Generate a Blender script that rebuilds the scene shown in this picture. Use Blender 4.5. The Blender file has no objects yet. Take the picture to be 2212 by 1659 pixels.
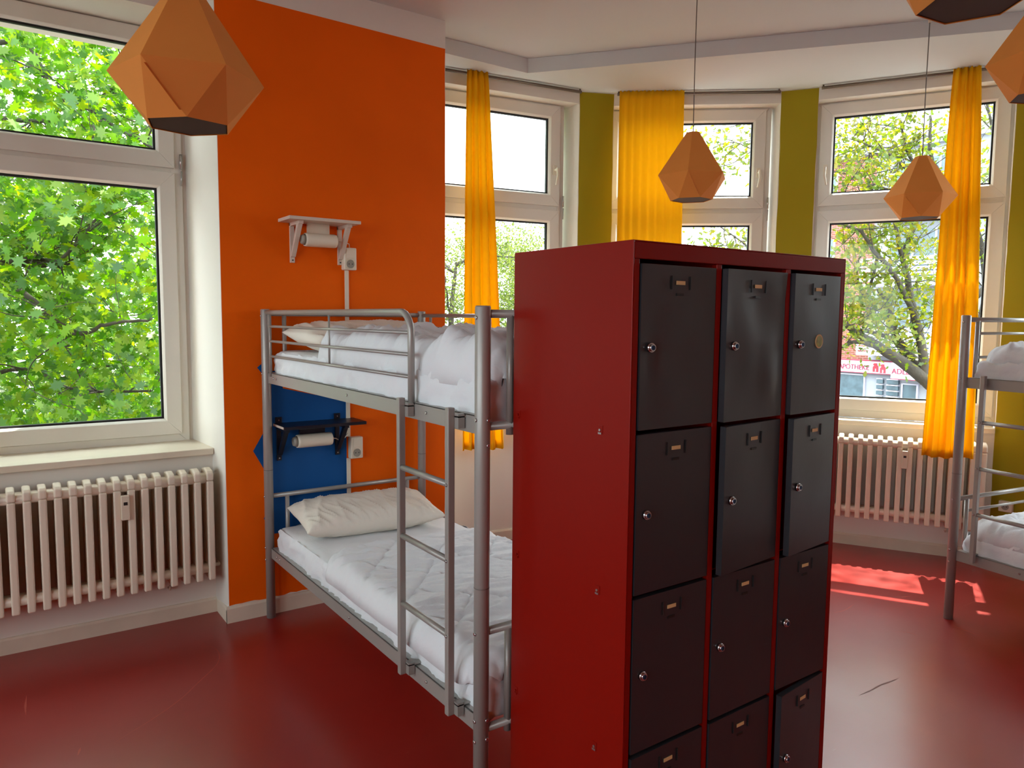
import bpy, math, random
import numpy as np
from mathutils import Vector, Matrix, noise
random.seed(7); rng = np.random.default_rng(11)
C = bpy.context.scene
COL = C.collection
pi = math.pi

# ------------------------------------------------------------------ camera
CH, YAW, PITCH, ROLL, FPX = 1.6095, 0.9586, 0.0877, 0.0085, 1618.0
IW, IH = 2212, 1659
fw = np.array([math.cos(YAW)*math.cos(PITCH), math.sin(YAW)*math.cos(PITCH), -math.sin(PITCH)])
rt = np.array([math.sin(YAW), -math.cos(YAW), 0.0]); up = np.cross(rt, fw)
rt, up = math.cos(ROLL)*rt+math.sin(ROLL)*up, -math.sin(ROLL)*rt+math.cos(ROLL)*up
cd = bpy.data.cameras.new('camera'); cam = bpy.data.objects.new('camera', cd); COL.objects.link(cam)
cd.sensor_width = 36.0; cd.lens = 36.0*FPX/IW; cd.clip_start = 0.05; cd.clip_end = 500
M = Matrix([[rt[0], up[0], -fw[0], 0], [rt[1], up[1], -fw[1], 0], [rt[2], up[2], -fw[2], CH], [0, 0, 0, 1]])
cam.matrix_world = M
C.camera = cam

def at(x, y, depth):
    """world point seen at a photo pixel, at a depth in metres"""
    d = fw + rt*(x-IW/2)/FPX - up*(y-IH/2)/FPX
    return np.array([0, 0, CH]) + d*depth

# ------------------------------------------------------------------ light
w = bpy.data.worlds.new('sky'); C.world = w; w.use_nodes = True
bg = w.node_tree.nodes['Background']
bg.inputs[0].default_value = (0.86, 0.93, 1.0, 1); bg.inputs[1].default_value = 1.0
sd = bpy.data.lights.new('sun', 'SUN'); sun = bpy.data.objects.new('sun', sd); COL.objects.link(sun)
sd.energy = 2.2; sd.angle = 0.0093; sd.color = (1.0, 0.93, 0.80)
SUNV = Vector((0.46*0.871, 0.46*0.49, 1.0)).normalized()        # towards the sun
sun.rotation_euler = SUNV.to_track_quat('Z', 'Y').to_euler(); sun.location = (12, 8, 20)
C.view_settings.view_transform = 'Standard'; C.view_settings.look = 'None'
C.view_settings.gamma = 1.0; C.view_settings.use_curve_mapping = False
C.view_settings.exposure = 3.28
cy = C.cycles
cy.use_denoising = True
try: cy.denoiser = 'OPENIMAGEDENOISE'
except Exception: pass
cy.max_bounces = 10; cy.diffuse_bounces = 6; cy.glossy_bounces = 4; cy.transmission_bounces = 6
cy.transparent_max_bounces = 16; cy.sample_clamp_indirect = 6; cy.caustics_reflective = False; cy.caustics_refractive = False

# ------------------------------------------------------------------ materials
def lin(r, g, b):
    f = lambda c: (c/255/12.92) if c/255 <= 0.04045 else ((c/255+0.055)/1.055)**2.4
    return (f(r), f(g), f(b), 1)

def mat(name, col, rough=0.5, metal=0.0, spec=0.5, bump=0.0, bscale=60.0, var=0.0, vscale=3.0, detail=4, coat=0.0, bdist=0.002):
    m = bpy.data.materials.new(name); m.use_nodes = True
    nt = m.node_tree; N = nt.nodes; L = nt.links; b = N['Principled BSDF']
    b.inputs['Base Color'].default_value = col; b.inputs['Roughness'].default_value = rough
    b.inputs['Metallic'].default_value = metal; b.inputs['Specular IOR Level'].default_value = spec
    if coat: b.inputs['Coat Weight'].default_value = coat; b.inputs['Coat Roughness'].default_value = 0.15
    tc = N.new('ShaderNodeTexCoord')
    if var > 0:
        n = N.new('ShaderNodeTexNoise'); n.inputs['Scale'].default_value = vscale; n.inputs['Detail'].default_value = 5
        L.new(tc.outputs['Object'], n.inputs['Vector'])
        mx = N.new('ShaderNodeMix'); mx.data_type = 'RGBA'; mx.blend_type = 'MULTIPLY'; mx.inputs[0].default_value = 1
        cr = N.new('ShaderNodeValToRGB'); cr.color_ramp.elements[0].position = 0.3; cr.color_ramp.elements[1].position = 0.7
        k = 1-var; cr.color_ramp.elements[0].color = (k, k, k, 1); cr.color_ramp.elements[1].color = (1, 1, 1, 1)
        L.new(n.outputs['Fac'], cr.inputs[0]); mx.inputs[6].default_value = col; L.new(cr.outputs[0], mx.inputs[7])
        L.new(mx.outputs[2], b.inputs['Base Color'])
    if bump > 0:
        n2 = N.new('ShaderNodeTexNoise'); n2.inputs['Scale'].default_value = bscale; n2.inputs['Detail'].default_value = detail
        L.new(tc.outputs['Object'], n2.inputs['Vector'])
        bp = N.new('ShaderNodeBump'); bp.inputs['Strength'].default_value = bump; bp.inputs['Distance'].default_value = bdist
        L.new(n2.outputs['Fac'], bp.inputs['Height']); L.new(bp.outputs[0], b.inputs['Normal'])
    return m

M_ = {}
M_['white_wall'] = mat('white_plaster', lin(226, 221, 210), 0.85, bump=0.25, bscale=45, var=0.06, vscale=1.5)
M_['ceiling'] = mat('ceiling_plaster', lin(208, 211, 210), 0.9, bump=0.2, bscale=30, var=0.05, vscale=0.8)
M_['orange'] = mat('orange_wall_paint', lin(240, 100, 1), 0.65, spec=0.12, bump=0.35, bscale=38, var=0.10, vscale=2.0)
M_['green'] = mat('olive_green_wall_paint', lin(160, 142, 4), 0.7, spec=0.3, bump=0.3, bscale=38, var=0.08, vscale=2.5)
M_['blue'] = mat('blue_wall_paint', lin(4, 84, 152), 0.6, spec=0.3, bump=0.3, bscale=38, var=0.05)
M_['board'] = mat('white_gloss_board', lin(220, 208, 188), 0.45, bump=0.15, bscale=20, var=0.10, vscale=6)
M_['pvc'] = mat('white_window_plastic', lin(226, 224, 214), 0.3, spec=0.5, var=0.05, vscale=4)
M_['gasket'] = mat('black_rubber_gasket', lin(22, 24, 26), 0.6)
M_['radiator'] = mat('cream_radiator_enamel', lin(222, 208, 188), 0.35, spec=0.5, bump=0.1, bscale=15)
M_['meter'] = mat('white_meter_plastic', lin(214, 200, 178), 0.4)
M_['dark'] = mat('dark_plastic', lin(25, 22, 20), 0.5)
M_['steel'] = mat('silver_grey_powder_coat', lin(158, 154, 148), 0.36, metal=0.25, spec=0.5, bump=0.05, bscale=300)
M_['bolt'] = mat('zinc_bolt', lin(190, 190, 190), 0.25, metal=0.9)
M_['sheet'] = mat('white_bed_linen', lin(224, 226, 229), 0.9, spec=0.15, bump=0.35, bscale=55, detail=6, bdist=0.004)
M_['pillow'] = mat('white_pillow_linen', lin(228, 221, 208), 0.9, spec=0.15, bump=0.3, bscale=50, detail=6, bdist=0.004)
M_['lockred'] = mat('red_locker_enamel', lin(130, 12, 2), 0.34, spec=0.22, bump=0.05, bscale=40)
M_['lockblack'] = mat('black_locker_enamel', lin(44, 45, 50), 0.34, spec=0.6, bump=0.10, bscale=9, coat=0.15, bdist=0.01)
M_['locksilver'] = mat('chrome_lock', lin(205, 205, 205), 0.18, metal=1.0)
M_['lockblue'] = mat('blue_lock_core', lin(30, 70, 110), 0.3, metal=0.5)
M_['paper'] = mat('cream_label_paper', lin(222, 196, 140), 0.7)
M_['sticker'] = mat('green_yellow_sticker', lin(168, 176, 60), 0.5, var=0.5, vscale=70)
M_['card'] = mat('orange_brown_cardboard', lin(226, 144, 66), 0.75, spec=0.2, bump=0.08, bscale=90, var=0.05, vscale=5)
M_['cardin'] = mat('dark_cardboard_base', lin(80, 62, 54), 0.8)
M_['cord'] = mat('grey_cord', lin(110, 104, 98), 0.6)
M_['rod'] = mat('brown_grey_rod', lin(110, 96, 84), 0.4, metal=0.4)
M_['socket'] = mat('white_socket_plastic', lin(225, 216, 196), 0.35)
M_['socketin'] = mat('grey_socket_well', lin(150, 146, 134), 0.5)
M_['shelfwhite'] = mat('white_painted_wood', lin(214, 200, 184), 0.55, bump=0.2, bscale=40)
M_['shelfblack'] = mat('navy_black_painted_wood', lin(8, 12, 28), 0.4, bump=0.15, bscale=40)
M_['bark'] = mat('grey_brown_bark', lin(70, 64, 54), 0.9, bump=0.9, bscale=14, var=0.4, vscale=6, bdist=0.02)
M_['asphalt'] = mat('grey_asphalt', lin(92, 92, 96), 0.9, var=0.15, vscale=1.0)
M_['render'] = mat('pale_grey_render', lin(150, 152, 158), 0.85, var=0.08)
M_['signwhite'] = mat('white_shop_fascia', lin(196, 192, 206), 0.6)
M_['signred'] = mat('dark_red_letters', lin(150, 36, 62), 0.6)
M_['markred'] = mat('red_emblem', lin(198, 40, 52), 0.6)
M_['shopglass'] = mat('dark_shop_glass', lin(84, 104, 112), 0.15, spec=0.6, var=0.5, vscale=2.5)
M_['carpaint'] = mat('dark_grey_car_paint', lin(60, 66, 76), 0.25, spec=0.6)

def floor_mat():
    m = mat('red_linoleum_floor', lin(150, 28, 20), 0.34, spec=0.6, bump=0.12, bscale=3.0, bdist=0.01, coat=0.4)
    m.node_tree.nodes['Principled BSDF'].inputs['Coat Roughness'].default_value = 0.24
    nt = m.node_tree; N = nt.nodes; L = nt.links; b = N['Principled BSDF']; tc = N.new('ShaderNodeTexCoord')
    # worn patches change roughness; fine pale scratches
    n = N.new('ShaderNodeTexNoise'); n.inputs['Scale'].default_value = 1.3; n.inputs['Detail'].default_value = 6
    L.new(tc.outputs['Object'], n.inputs['Vector'])
    mr = N.new('ShaderNodeMapRange'); mr.inputs[1].default_value = 0.3; mr.inputs[2].default_value = 0.7
    mr.inputs[3].default_value = 0.30; mr.inputs[4].default_value = 0.44
    L.new(n.outputs['Fac'], mr.inputs[0]); L.new(mr.outputs[0], b.inputs['Roughness'])
    mp = N.new('ShaderNodeMapping'); mp.inputs['Rotation'].default_value = (0, 0, 0.7); mp.inputs['Scale'].default_value = (1.2, 14, 1)
    L.new(tc.outputs['Object'], mp.inputs[0])
    s = N.new('ShaderNodeTexNoise'); s.inputs['Scale'].default_value = 2.2; s.inputs['Detail'].default_value = 9; s.inputs['Roughness'].default_value = 0.65
    s.inputs['Distortion'].default_value = 0.6
    L.new(mp.outputs[0], s.inputs['Vector'])
    cr = N.new('ShaderNodeValToRGB'); e = cr.color_ramp.elements; e[0].position = 0.70; e[0].color = (0, 0, 0, 1); e[1].position = 0.76; e[1].color = (0.55, 0.55, 0.55, 1)
    L.new(s.outputs['Fac'], cr.inputs[0])
    mx = N.new('ShaderNodeMix'); mx.data_type = 'RGBA'; mx.inputs[6].default_value = lin(150, 28, 20); mx.inputs[7].default_value = lin(196, 112, 96)
    L.new(cr.outputs[0], mx.inputs[0])
    v = N.new('ShaderNodeTexNoise'); v.inputs['Scale'].default_value = 0.9; v.inputs['Detail'].default_value = 4; L.new(tc.outputs['Object'], v.inputs['Vector'])
    cr2 = N.new('ShaderNodeValToRGB'); cr2.color_ramp.elements[0].color = (0.84, 0.84, 0.84, 1); cr2.color_ramp.elements[0].position = 0.3; cr2.color_ramp.elements[1].position = 0.7
    L.new(v.outputs['Fac'], cr2.inputs[0])
    m2 = N.new('ShaderNodeMix'); m2.data_type = 'RGBA'; m2.blend_type = 'MULTIPLY'; m2.inputs[0].default_value = 1
    L.new(mx.outputs[2], m2.inputs[6]); L.new(cr2.outputs[0], m2.inputs[7]); L.new(m2.outputs[2], b.inputs['Base Color'])
    return m
M_['floor'] = floor_mat()

def glass_mat():
    m = bpy.data.materials.new('window_glass'); m.use_nodes = True; N = m.node_tree.nodes; L = m.node_tree.links
    N.remove(N['Principled BSDF']); o = N['Material Output']
    t = N.new('ShaderNodeBsdfTransparent'); t.inputs[0].default_value = (0.94, 0.97, 0.96, 1)
    g = N.new('ShaderNodeBsdfGlossy'); g.inputs['Roughness'].default_value = 0.02
    mx = N.new('ShaderNodeMixShader'); mx.inputs[0].default_value = 0.009
    L.new(t.outputs[0], mx.inputs[1]); L.new(g.outputs[0], mx.inputs[2]); L.new(mx.outputs[0], o.inputs[0]); return m
M_['glass'] = glass_mat()

def thin_mat(name, col, tcol, f=0.5, island=None, weave=0.0, rough=0.6):
    """thin sheet: diffuse in front, light passing through; optional colour per leaf"""
    m = bpy.data.materials.new(name); m.use_nodes = True; N = m.node_tree.nodes; L = m.node_tree.links
    N.remove(N['Principled BSDF']); o = N['Material Output']
    d = N.new('ShaderNodeBsdfDiffuse'); t = N.new('ShaderNodeBsdfTranslucent'); mx = N.new('ShaderNodeMixShader')
    d.inputs[0].default_value = col; t.inputs[0].default_value = tcol; mx.inputs[0].default_value = f
    if island:
        ge = N.new('ShaderNodeNewGeometry')
        for cols, bs in ((island[0], d), (island[1], t)):
            cr = N.new('ShaderNodeValToRGB'); cr.color_ramp.elements[0].color = cols[0]; cr.color_ramp.elements[1].color = cols[-1]
            for i, c in enumerate(cols[1:-1]):
                e = cr.color_ramp.elements.new((i+1)/(len(cols)-1)); e.color = c
            L.new(ge.outputs['Random Per Island'], cr.inputs[0]); L.new(cr.outputs[0], bs.inputs[0])
    L.new(d.outputs[0], mx.inputs[1]); L.new(t.outputs[0], mx.inputs[2])
    if rough < 0.6:
        g = N.new('ShaderNodeBsdfGlossy'); g.inputs['Roughness'].default_value = rough; m2 = N.new('ShaderNodeMixShader'); m2.inputs[0].default_value = 0.03
        L.new(mx.outputs[0], m2.inputs[1]); L.new(g.outputs[0], m2.inputs[2]); L.new(m2.outputs[0], o.inputs[0])
    else:
        L.new(mx.outputs[0], o.inputs[0])
    return m
M_['curtain'] = thin_mat('yellow_curtain_cloth', lin(246, 198, 40), lin(250, 208, 46), 0.5)
def sc(c, k): return (c[0]*k, c[1]*k, c[2]*k, 1)
M_['maple'] = thin_mat('maple_leaf', (0, 0, 0, 1), (0, 0, 0, 1), 0.55,
    ([lin(34, 74, 10), lin(70, 114, 14), lin(104, 132, 20)], [lin(66, 122, 4), lin(108, 156, 6), lin(150, 166, 8)]), rough=0.35)
M_['oak'] = thin_mat('young_yellow_green_leaf', (0, 0, 0, 1), (0, 0, 0, 1), 0.55,
    ([lin(56, 78, 22), lin(92, 106, 22), lin(108, 104, 26)], [lin(92, 118, 10), lin(128, 140, 14), lin(150, 134, 18)]), rough=0.4)
M_['lime'] = thin_mat('small_pale_leaf', (0, 0, 0, 1), (0, 0, 0, 1), 0.5,
    ([lin(70, 92, 44), lin(92, 108, 60), lin(104, 110, 70)], [lin(96, 116, 36), lin(118, 132, 52), lin(130, 134, 66)]))

def brick_mat():
    m = mat('red_brick', lin(150, 84, 66), 0.85); N = m.node_tree.nodes; L = m.node_tree.links
    tc = N.new('ShaderNodeTexCoord'); br = N.new('ShaderNodeTexBrick'); br.inputs['Scale'].default_value = 1.0
    br.inputs['Color1'].default_value = lin(140, 72, 56); br.inputs['Color2'].default_value = lin(118, 60, 48); br.inputs['Mortar'].default_value = lin(150, 120, 106)
    br.inputs['Brick Width'].default_value = 0.25; br.inputs['Row Height'].default_value = 0.08; br.inputs['Mortar Size'].default_value = 0.012
    mp = N.new('ShaderNodeMapping'); mp.inputs['Rotation'].default_value = (pi/2, 0, 0)
    L.new(tc.outputs['Object'], mp.inputs[0]); L.new(mp.outputs[0], br.inputs['Vector']); L.new(br.outputs['Color'], N['Principled BSDF'].inputs['Base Color'])
    return m
M_['brick'] = brick_mat()

# ------------------------------------------------------------------ mesh helpers
class MB:
    def __init__(s): s.v = []; s.f = []; s.m = []; s.sm = []
    def add(s, vs, fs, mi=0, smooth=False):
        n = len(s.v); s.v += [tuple(map(float, p)) for p in vs]
        for f in fs: s.f.append([i+n for i in f]); s.m.append(mi); s.sm.append(smooth)
        return s
    def box(s, a, b, mi=0, R=None, o=None):
        x0, y0, z0 = a; x1, y1, z1 = b
        vs = [(x, y, z) for z in (z0, z1) for y in (y0, y1) for x in (x0, x1)]
        if R is not None:
            o = Vector(o or (0, 0, 0)); vs = [tuple(R @ Vector(p) + o) for p in vs]
        return s.add(vs, [(0, 2, 3, 1), (4, 5, 7, 6), (0, 1, 5, 4), (1, 3, 7, 5), (3, 2, 6, 7), (2, 0, 4, 6)], mi)
    def prism(s, poly, z0, z1, mi=0, side_mi=None):
        n = len(poly); A = sum(poly[i][0]*poly[(i+1) % n][1]-poly[(i+1) % n][0]*poly[i][1] for i in range(n))
        if A < 0: poly = poly[::-1]; side_mi = side_mi[::-1][1:]+[side_mi[::-1][0]] if side_mi else None
        vs = [(p[0], p[1], z0) for p in poly]+[(p[0], p[1], z1) for p in poly]
        s.add(vs, [tuple(range(n))[::-1], tuple(range(n, 2*n))], mi)
        k = len(s.v)-2*n
        for i in range(n):
            j = (i+1) % n; s.f.append([k+i, k+j, k+n+j, k+n+i]); s.m.append(side_mi[i] if side_mi else mi); s.sm.append(False)
        return s
    def extr(s, pts3, vec, mi=0):
        """polygon of 3D points swept along vec"""
        n = len(pts3); v = Vector(vec); a = [Vector(p) for p in pts3]
        vs = [tuple(p) for p in a]+[tuple(p+v) for p in a]
        s.add(vs, [tuple(range(n)), tuple(range(n, 2*n))[::-1]]+[(i, n+i, n+(i+1) % n, (i+1) % n) for i in range(n)], mi)
        return s
    def tube(s, path, r, n=12, mi=0, caps=True, closed=False):
        P = [Vector(p) for p in path]; k = len(P); rr = r if isinstance(r, (list, tuple, np.ndarray)) else [r]*k
        vs = []; prev = None
        for i in range(k):
            if closed: t = P[(i+1) % k]-P[i-1]
            else: t = (P[min(i+1, k-1)]-P[max(i-1, 0)])
            t.normalize()
            if prev is None:
                a = Vector((0, 0, 1)) if abs(t.z) < 0.9 else Vector((1, 0, 0)); u = t.cross(a).normalized()
            else:
                u = (prev-t*prev.dot(t)); u = u.normalized() if u.length > 1e-6 else t.orthogonal().normalized()
            prev = u; w_ = t.cross(u)
            for j in range(n):
                an = 2*pi*j/n; vs.append(tuple(P[i]+(u*math.cos(an)+w_*math.sin(an))*float(rr[i])))
        fs = []
        for i in range(k if closed else k-1):
            for j in range(n):
                a, b = i*n+j, i*n+(j+1) % n; c, d = ((i+1) % k)*n+(j+1) % n, ((i+1) % k)*n+j
                fs.append((a, b, c, d))
        s.add(vs, fs, mi, True)
        if caps and not closed:
            b0 = len(s.v)-k*n
            s.f.append([b0+j for j in range(n)][::-1]); s.m.append(mi); s.sm.append(False)
            s.f.append([b0+(k-1)*n+j for j in range(n)]); s.m.append(mi); s.sm.append(False)
        return s
    def grid(s, P, mi=0, smooth=True, cu=False):
        """P array (a,b,3)"""
        a, b = P.shape[:2]; vs = P.reshape(-1, 3)
        fs = [(i*b+j, i*b+j+1, (i+1)*b+j+1, (i+1)*b+j) for i in range(a-1) for j in range(b-1)]
        if cu: fs += [(i*b+b-1, i*b, (i+1)*b, (i+1)*b+b-1) for i in range(a-1)]
        return s.add(vs, fs, mi, smooth)
    def build(s, name, mats, parent=None, bevel=0.0, seg=2, solid=0.0, weld=False, loc=None, subsurf=0):
        me = bpy.data.meshes.new(name); me.from_pydata(s.v, [], s.f)
        if not isinstance(mats, (list, tuple)): mats = [mats]
        for m in mats: me.materials.append(M_[m] if isinstance(m, str) else m)
        me.polygons.foreach_set('material_index', s.m); me.polygons.foreach_set('use_smooth', s.sm); me.update()
        if weld:
            import bmesh
            bm = bmesh.new(); bm.from_mesh(me); bmesh.ops.remove_doubles(bm, verts=bm.verts, dist=1e-5)
            bmesh.ops.recalc_face_normals(bm, faces=bm.faces); bm.to_mesh(me); bm.free()
        o = bpy.data.objects.new(name, me); COL.objects.link(o)
        if parent: o.parent = parent
        if loc: o.location = loc
        if bevel:
            b = o.modifiers.new('bevel', 'BEVEL'); b.width = bevel; b.segments = seg; b.limit_method = 'ANGLE'; b.angle_limit = 0.7
        if solid:
            b = o.modifiers.new('solid', 'SOLIDIFY'); b.thickness = solid; b.offset = 0
        if subsurf:
            b = o.modifiers.new('sub', 'SUBSURF'); b.levels = subsurf; b.render_levels = subsurf
        return o

def tag(o, label=None, cat=None, group=None, kind=None):
    if label: o['label'] = label
    if cat: o['category'] = cat
    if group: o['group'] = group
    if kind: o['kind'] = kind
    return o
def thing(name, label, cat, loc=(0, 0, 0), rz=0.0, group=None):
    o = bpy.data.objects.new(name, None); COL.objects.link(o); o.empty_display_size = 0.1
    o.location = loc; o.rotation_euler = (0, 0, rz); return tag(o, label, cat, group)
def copy_tree(o, parent=None):
    c = o.copy(); COL.objects.link(c); c.parent = parent
    for ch in o.children: copy_tree(ch, c)
    return c
def cyl(c, axis, r, h, n=16, mi=0, mb=None):
    mb = mb or MB(); c = Vector(c); a = Vector(axis).normalized(); mb.tube([c, c+a*h], r, n, mi); return mb

# ------------------------------------------------------------------ the room shell
OY = 3.975                                    # orange pier face
A0, A1 = np.array([2.29, 4.509]), np.array([3.603, 4.309])
B0, B1 = np.array([3.843, 4.201]), np.array([4.756, 3.436])
C0, C1 = np.array([4.896, 3.226]), np.array([5.475, 2.197])
D0, D1 = np.array([5.497, 1.88]), np.array([5.374, 0.56])
class Wall:
    def __init__(s, P, Q):
        s.P = P; s.L = float(np.linalg.norm(Q-P)); s.d = (Q-P)/s.L; s.n = np.array([-s.d[1], s.d[0]])
        if s.n@P < 0: s.n = -s.n
    def p(s, a, off=0.0): q = s.P+s.d*a+s.n*off; return (float(q[0]), float(q[1]))
    def p3(s, a, off, z): q = s.p(a, off); return (q[0], q[1], z)
WA, WB, WC, WD = Wall(A0, A1), Wall(B0, B1), Wall(C0, C1), Wall(D0, D1)
W1 = Wall(np.array([-0.40, 4.18]), np.array([0.975, 4.18]))
SILL, HEAD, TOP = 0.87, 3.165, 3.6
T = 0.36

fl = MB().prism([(-3.6, -3.4), (5.9, -3.4), (6.2, 2.0), (5.7, 4.6), (4.2, 5.2), (-3.6, 5.2)], -0.25, 0.0).build('floor', 'floor'); tag(fl, kind='structure')
def scuff(pts, wd, mt):
    P = [np.array([0, 0, CH])+(at(x, y, 1)-np.array([0, 0, CH]))*(-CH/(at(x, y, 1)[2]-CH)) for x, y in pts]; m = MB(); k = len(P); vs = []
    for i in range(k):
        t = P[min(i+1, k-1)]-P[max(i-1, 0)]; t /= np.linalg.norm(t); n = np.array([-t[1], t[0], 0]); w_ = wd*math.sin(pi*(i+.3)/(k-.4))*(.7+.6*random.random())
        vs += [tuple(P[i]+n*w_+np.array([0, 0, .0006])), tuple(P[i]-n*w_+np.array([0, 0, .0006]))]
    m.add(vs, [(2*i, 2*i+1, 2*i+3, 2*i+2) for i in range(k-1)]); m.build('scuff_mark', mt, fl)
def arc(pts, n=8):
    out = []; P = [np.array(p, float) for p in pts]
    for i in range(len(P)-1):
        p0, p1, p2, p3 = P[max(i-1, 0)], P[i], P[i+1], P[min(i+2, len(P)-1)]
        for t in np.linspace(0, 1, n, endpoint=False): out.append(.5*((2*p1)+(-p0+p2)*t+(2*p0-5*p1+4*p2-p3)*t*t+(-p0+3*p1-3*p2+p3)*t**3))
    return out+[P[-1]]
M_['scuff'] = mat('pale_scuff', lin(176, 74, 60), 0.6); M_['scuffdark'] = mat('dark_scuff', lin(110, 52, 44), 0.6)
scuff(arc([(432, 1396), (458, 1397), (473, 1412), (468, 1436), (430, 1473), (388, 1512), (330, 1553), (270, 1590), (245, 1606)]), .0022, 'scuff')
scuff(arc([(58, 1502), (55, 1525), (56, 1546)]), .0035, 'scuff'); scuff(arc([(168, 1632), (174, 1615)]), .004, 'scuff')
scuff(arc([(1856, 1502), (1880, 1492), (1902, 1480), (1925, 1472), (1942, 1465)]), .004, 'scuffdark')
scuff(arc([(1800, 1324), (1825, 1318), (1846, 1304)]), .004, 'scuff'); scuff(arc([(1934, 1292), (1955, 1289), (1972, 1288)]), .004, 'scuff')
scuff(arc([(2060, 1352), (2080, 1360), (2118, 1374)]), .003, 'scuff'); scuff(arc([(1930, 1365), (1960, 1366), (1985, 1374)]), .002, 'scuff')
ce = MB().prism([(-3.6, -3.4), (5.4, -3.4), (5.84, 1.9), (5.80, 2.35), (5.20, 3.40), (5.0, 3.72), (4.02, 4.50), (3.70, 4.66), (2.30, 4.87), (2.28, 4.95), (-3.6, 4.95)], 3.345, 3.75).build('ceiling', 'ceiling'); tag(ce, kind='structure')
bc = MB().prism([(2.292, 4.2), (3.058, 4.201), (5.36, 1.255), (5.77, 1.2), (5.84, 1.9), (5.80, 2.35), (5.20, 3.40), (5.0, 3.72), (4.02, 4.50), (3.70, 4.66), (2.292, 4.86)], 3.25, 3.344).build('ceiling_bay', 'ceiling'); tag(bc, kind='structure')

# left window wall, with its niche and the white pier further left
m = MB()
m.box((-3.6, 3.975, 0), (-0.40, 4.95, 3.35)); m.box((-0.40, 4.18, 0), (0.985, 4.62, SILL)); m.box((-0.40, 4.18, 3.13), (0.985, 4.95, 3.35)); m.box((.915, 4.515, SILL), (.99, 4.95, 3.13)); m.box((-.40, 4.515, SILL), (-.322, 4.95, 3.13))
wl = m.build('wall_left_window', 'white_wall'); tag(wl, kind='structure')
# orange pier: white plaster body, orange coat on its front between baseboard and 3.19 m
m = MB(); m.prism([(0.985, OY), (2.29, OY), A0, WA.p(0.03, T+.03), (2.3, 4.95), (0.94, 4.95), (0.94, 4.60)], 0, 3.35)
wo = m.build('wall_orange', 'white_wall'); tag(wo, kind='structure')
# ragged hand-painted edges
def ragged(a, b, z, amp, n, seed):
    r = random.Random(seed); return [(a+(b-a)*i/n, z+r.uniform(-amp, amp)) for i in range(n+1)]
pts = ragged(0.987, 2.288, 0.092, 0.005, 40, 3)+[(2.289, z+0) for z in ()]
pts += [(2.2885+random.uniform(-.003, .001), 0.1+i*0.12) for i in range(1, 26)]+[(2.289, 3.186), (0.9865, 3.20)]
m = MB(); m.extr([(x, OY-0.0015, z) for x, z in pts], (0, 0.003, 0)); op = m.build('orange_paint', 'orange', wo)
blue = [(1.22, 0.44), (1.647, 0.43), (1.647, 1.32), (1.22, 1.32), (1.21, 1.385), (1.157, 1.34), (1.21, 1.27), (1.21, 1.04), (1.127, 0.90), (1.21, 0.745), (1.21, 0.60), (1.175, 0.53), (1.21, 0.47)]
m = MB(); m.extr([(x, OY-0.003, z) for x, z in blue], (0, 0.0015, 0)); m.build('blue_paint', 'blue', wo)
m = MB(); m.extr([(x, OY-0.0045, z) for x, z in [(1.29, 1.225), (1.47, 1.18), (1.58, 1.19), (1.58, 1.30), (1.29, 1.30)]], (0, 0.0015, 0)); m.build('orange_patch', 'orange', wo)
m = MB(); m.extr([(x, OY-0.006, z) for x, z in [(1.335, 1.235), (1.50, 1.21), (1.52, 1.27), (1.34, 1.28)]], (0, 0.0015, 0)); m.build('dark_patch', 'cardin', wo)

mA = MB(); mA.prism([WA.p(0), WA.p(WA.L), WA.p(WA.L-.04, T), WA.p(0, T)], 0, SILL); mA.prism([WA.p(0), WA.p(WA.L), WA.p(WA.L-.04, T), WA.p(0, T)], HEAD, 3.249)
mA.prism([WA.p(0), WA.p(0.03), WA.p(0.03, T), WA.p(0, T)], SILL, HEAD)
tag(mA.build('wall_bay_left', 'white_wall'), kind='structure')
mB = MB(); mB.prism([WB.p(0), WB.p(WB.L), WB.p(WB.L, T), WB.p(-.08, T)], 0, SILL); mB.prism([WB.p(0), WB.p(WB.L), WB.p(WB.L, T), WB.p(-.08, T)], HEAD, 3.249)
tag(mB.build('wall_bay_center', 'white_wall'), kind='structure')
mC = MB(); mC.prism([WC.p(0), WC.p(WC.L), WC.p(WC.L+.03, T), WC.p(-.03, T)], 0, SILL); mC.prism([WC.p(0), WC.p(WC.L), WC.p(WC.L+.03, T), WC.p(-.03, T)], HEAD, 3.249)
tag(mC.build('wall_bay_right', 'white_wall'), kind='structure')
mD = MB(); mD.prism([WD.p(0), WD.p(WD.L), WD.p(WD.L, T), WD.p(0, T)], 0, SILL); mD.prism([WD.p(0), WD.p(WD.L), WD.p(WD.L, T), WD.p(0, T)], HEAD, 3.249)
tag(mD.build('wall_bay_far_right', 'white_wall'), kind='structure')
def pier(name, pl, P, Q, pr, ext, label=None):
    poly = [P, Q]+pr+ext+pl
    m = MB(); m.prism(poly, 0, 3.249); o = m.build(name, 'white_wall'); tag(o, kind='structure')
    P3, Q3 = np.array(P), np.array(Q); d = (Q3-P3)/np.linalg.norm(Q3-P3); n = np.array([-d[1], d[0]]); n = n if n@P3 < 0 else -n
    r = random.Random(len(name)+int(P[0]*100)); L = np.linalg.norm(Q3-P3)
    left = [(r.uniform(0.0, 0.006), 0.12+i*0.13) for i in range(25)][::-1]; right = [(L-r.uniform(0.0, 0.006), 0.12+i*0.13) for i in range(25)]
    prof = [(0.002, 0.088), (L-.002, 0.088)]+right[:24]+[(L-.001, 3.247), (0.001, 3.247)]+left[1:]
    g = MB(); g.extr([(P[0]+d[0]*a+n[0]*0.0015, P[1]+d[1]*a+n[1]*0.0015, z) for a, z in prof], (n[0]*-0.003, n[1]*-0.003, 0))
    g.build('green_paint', 'green', o); return o
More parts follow.
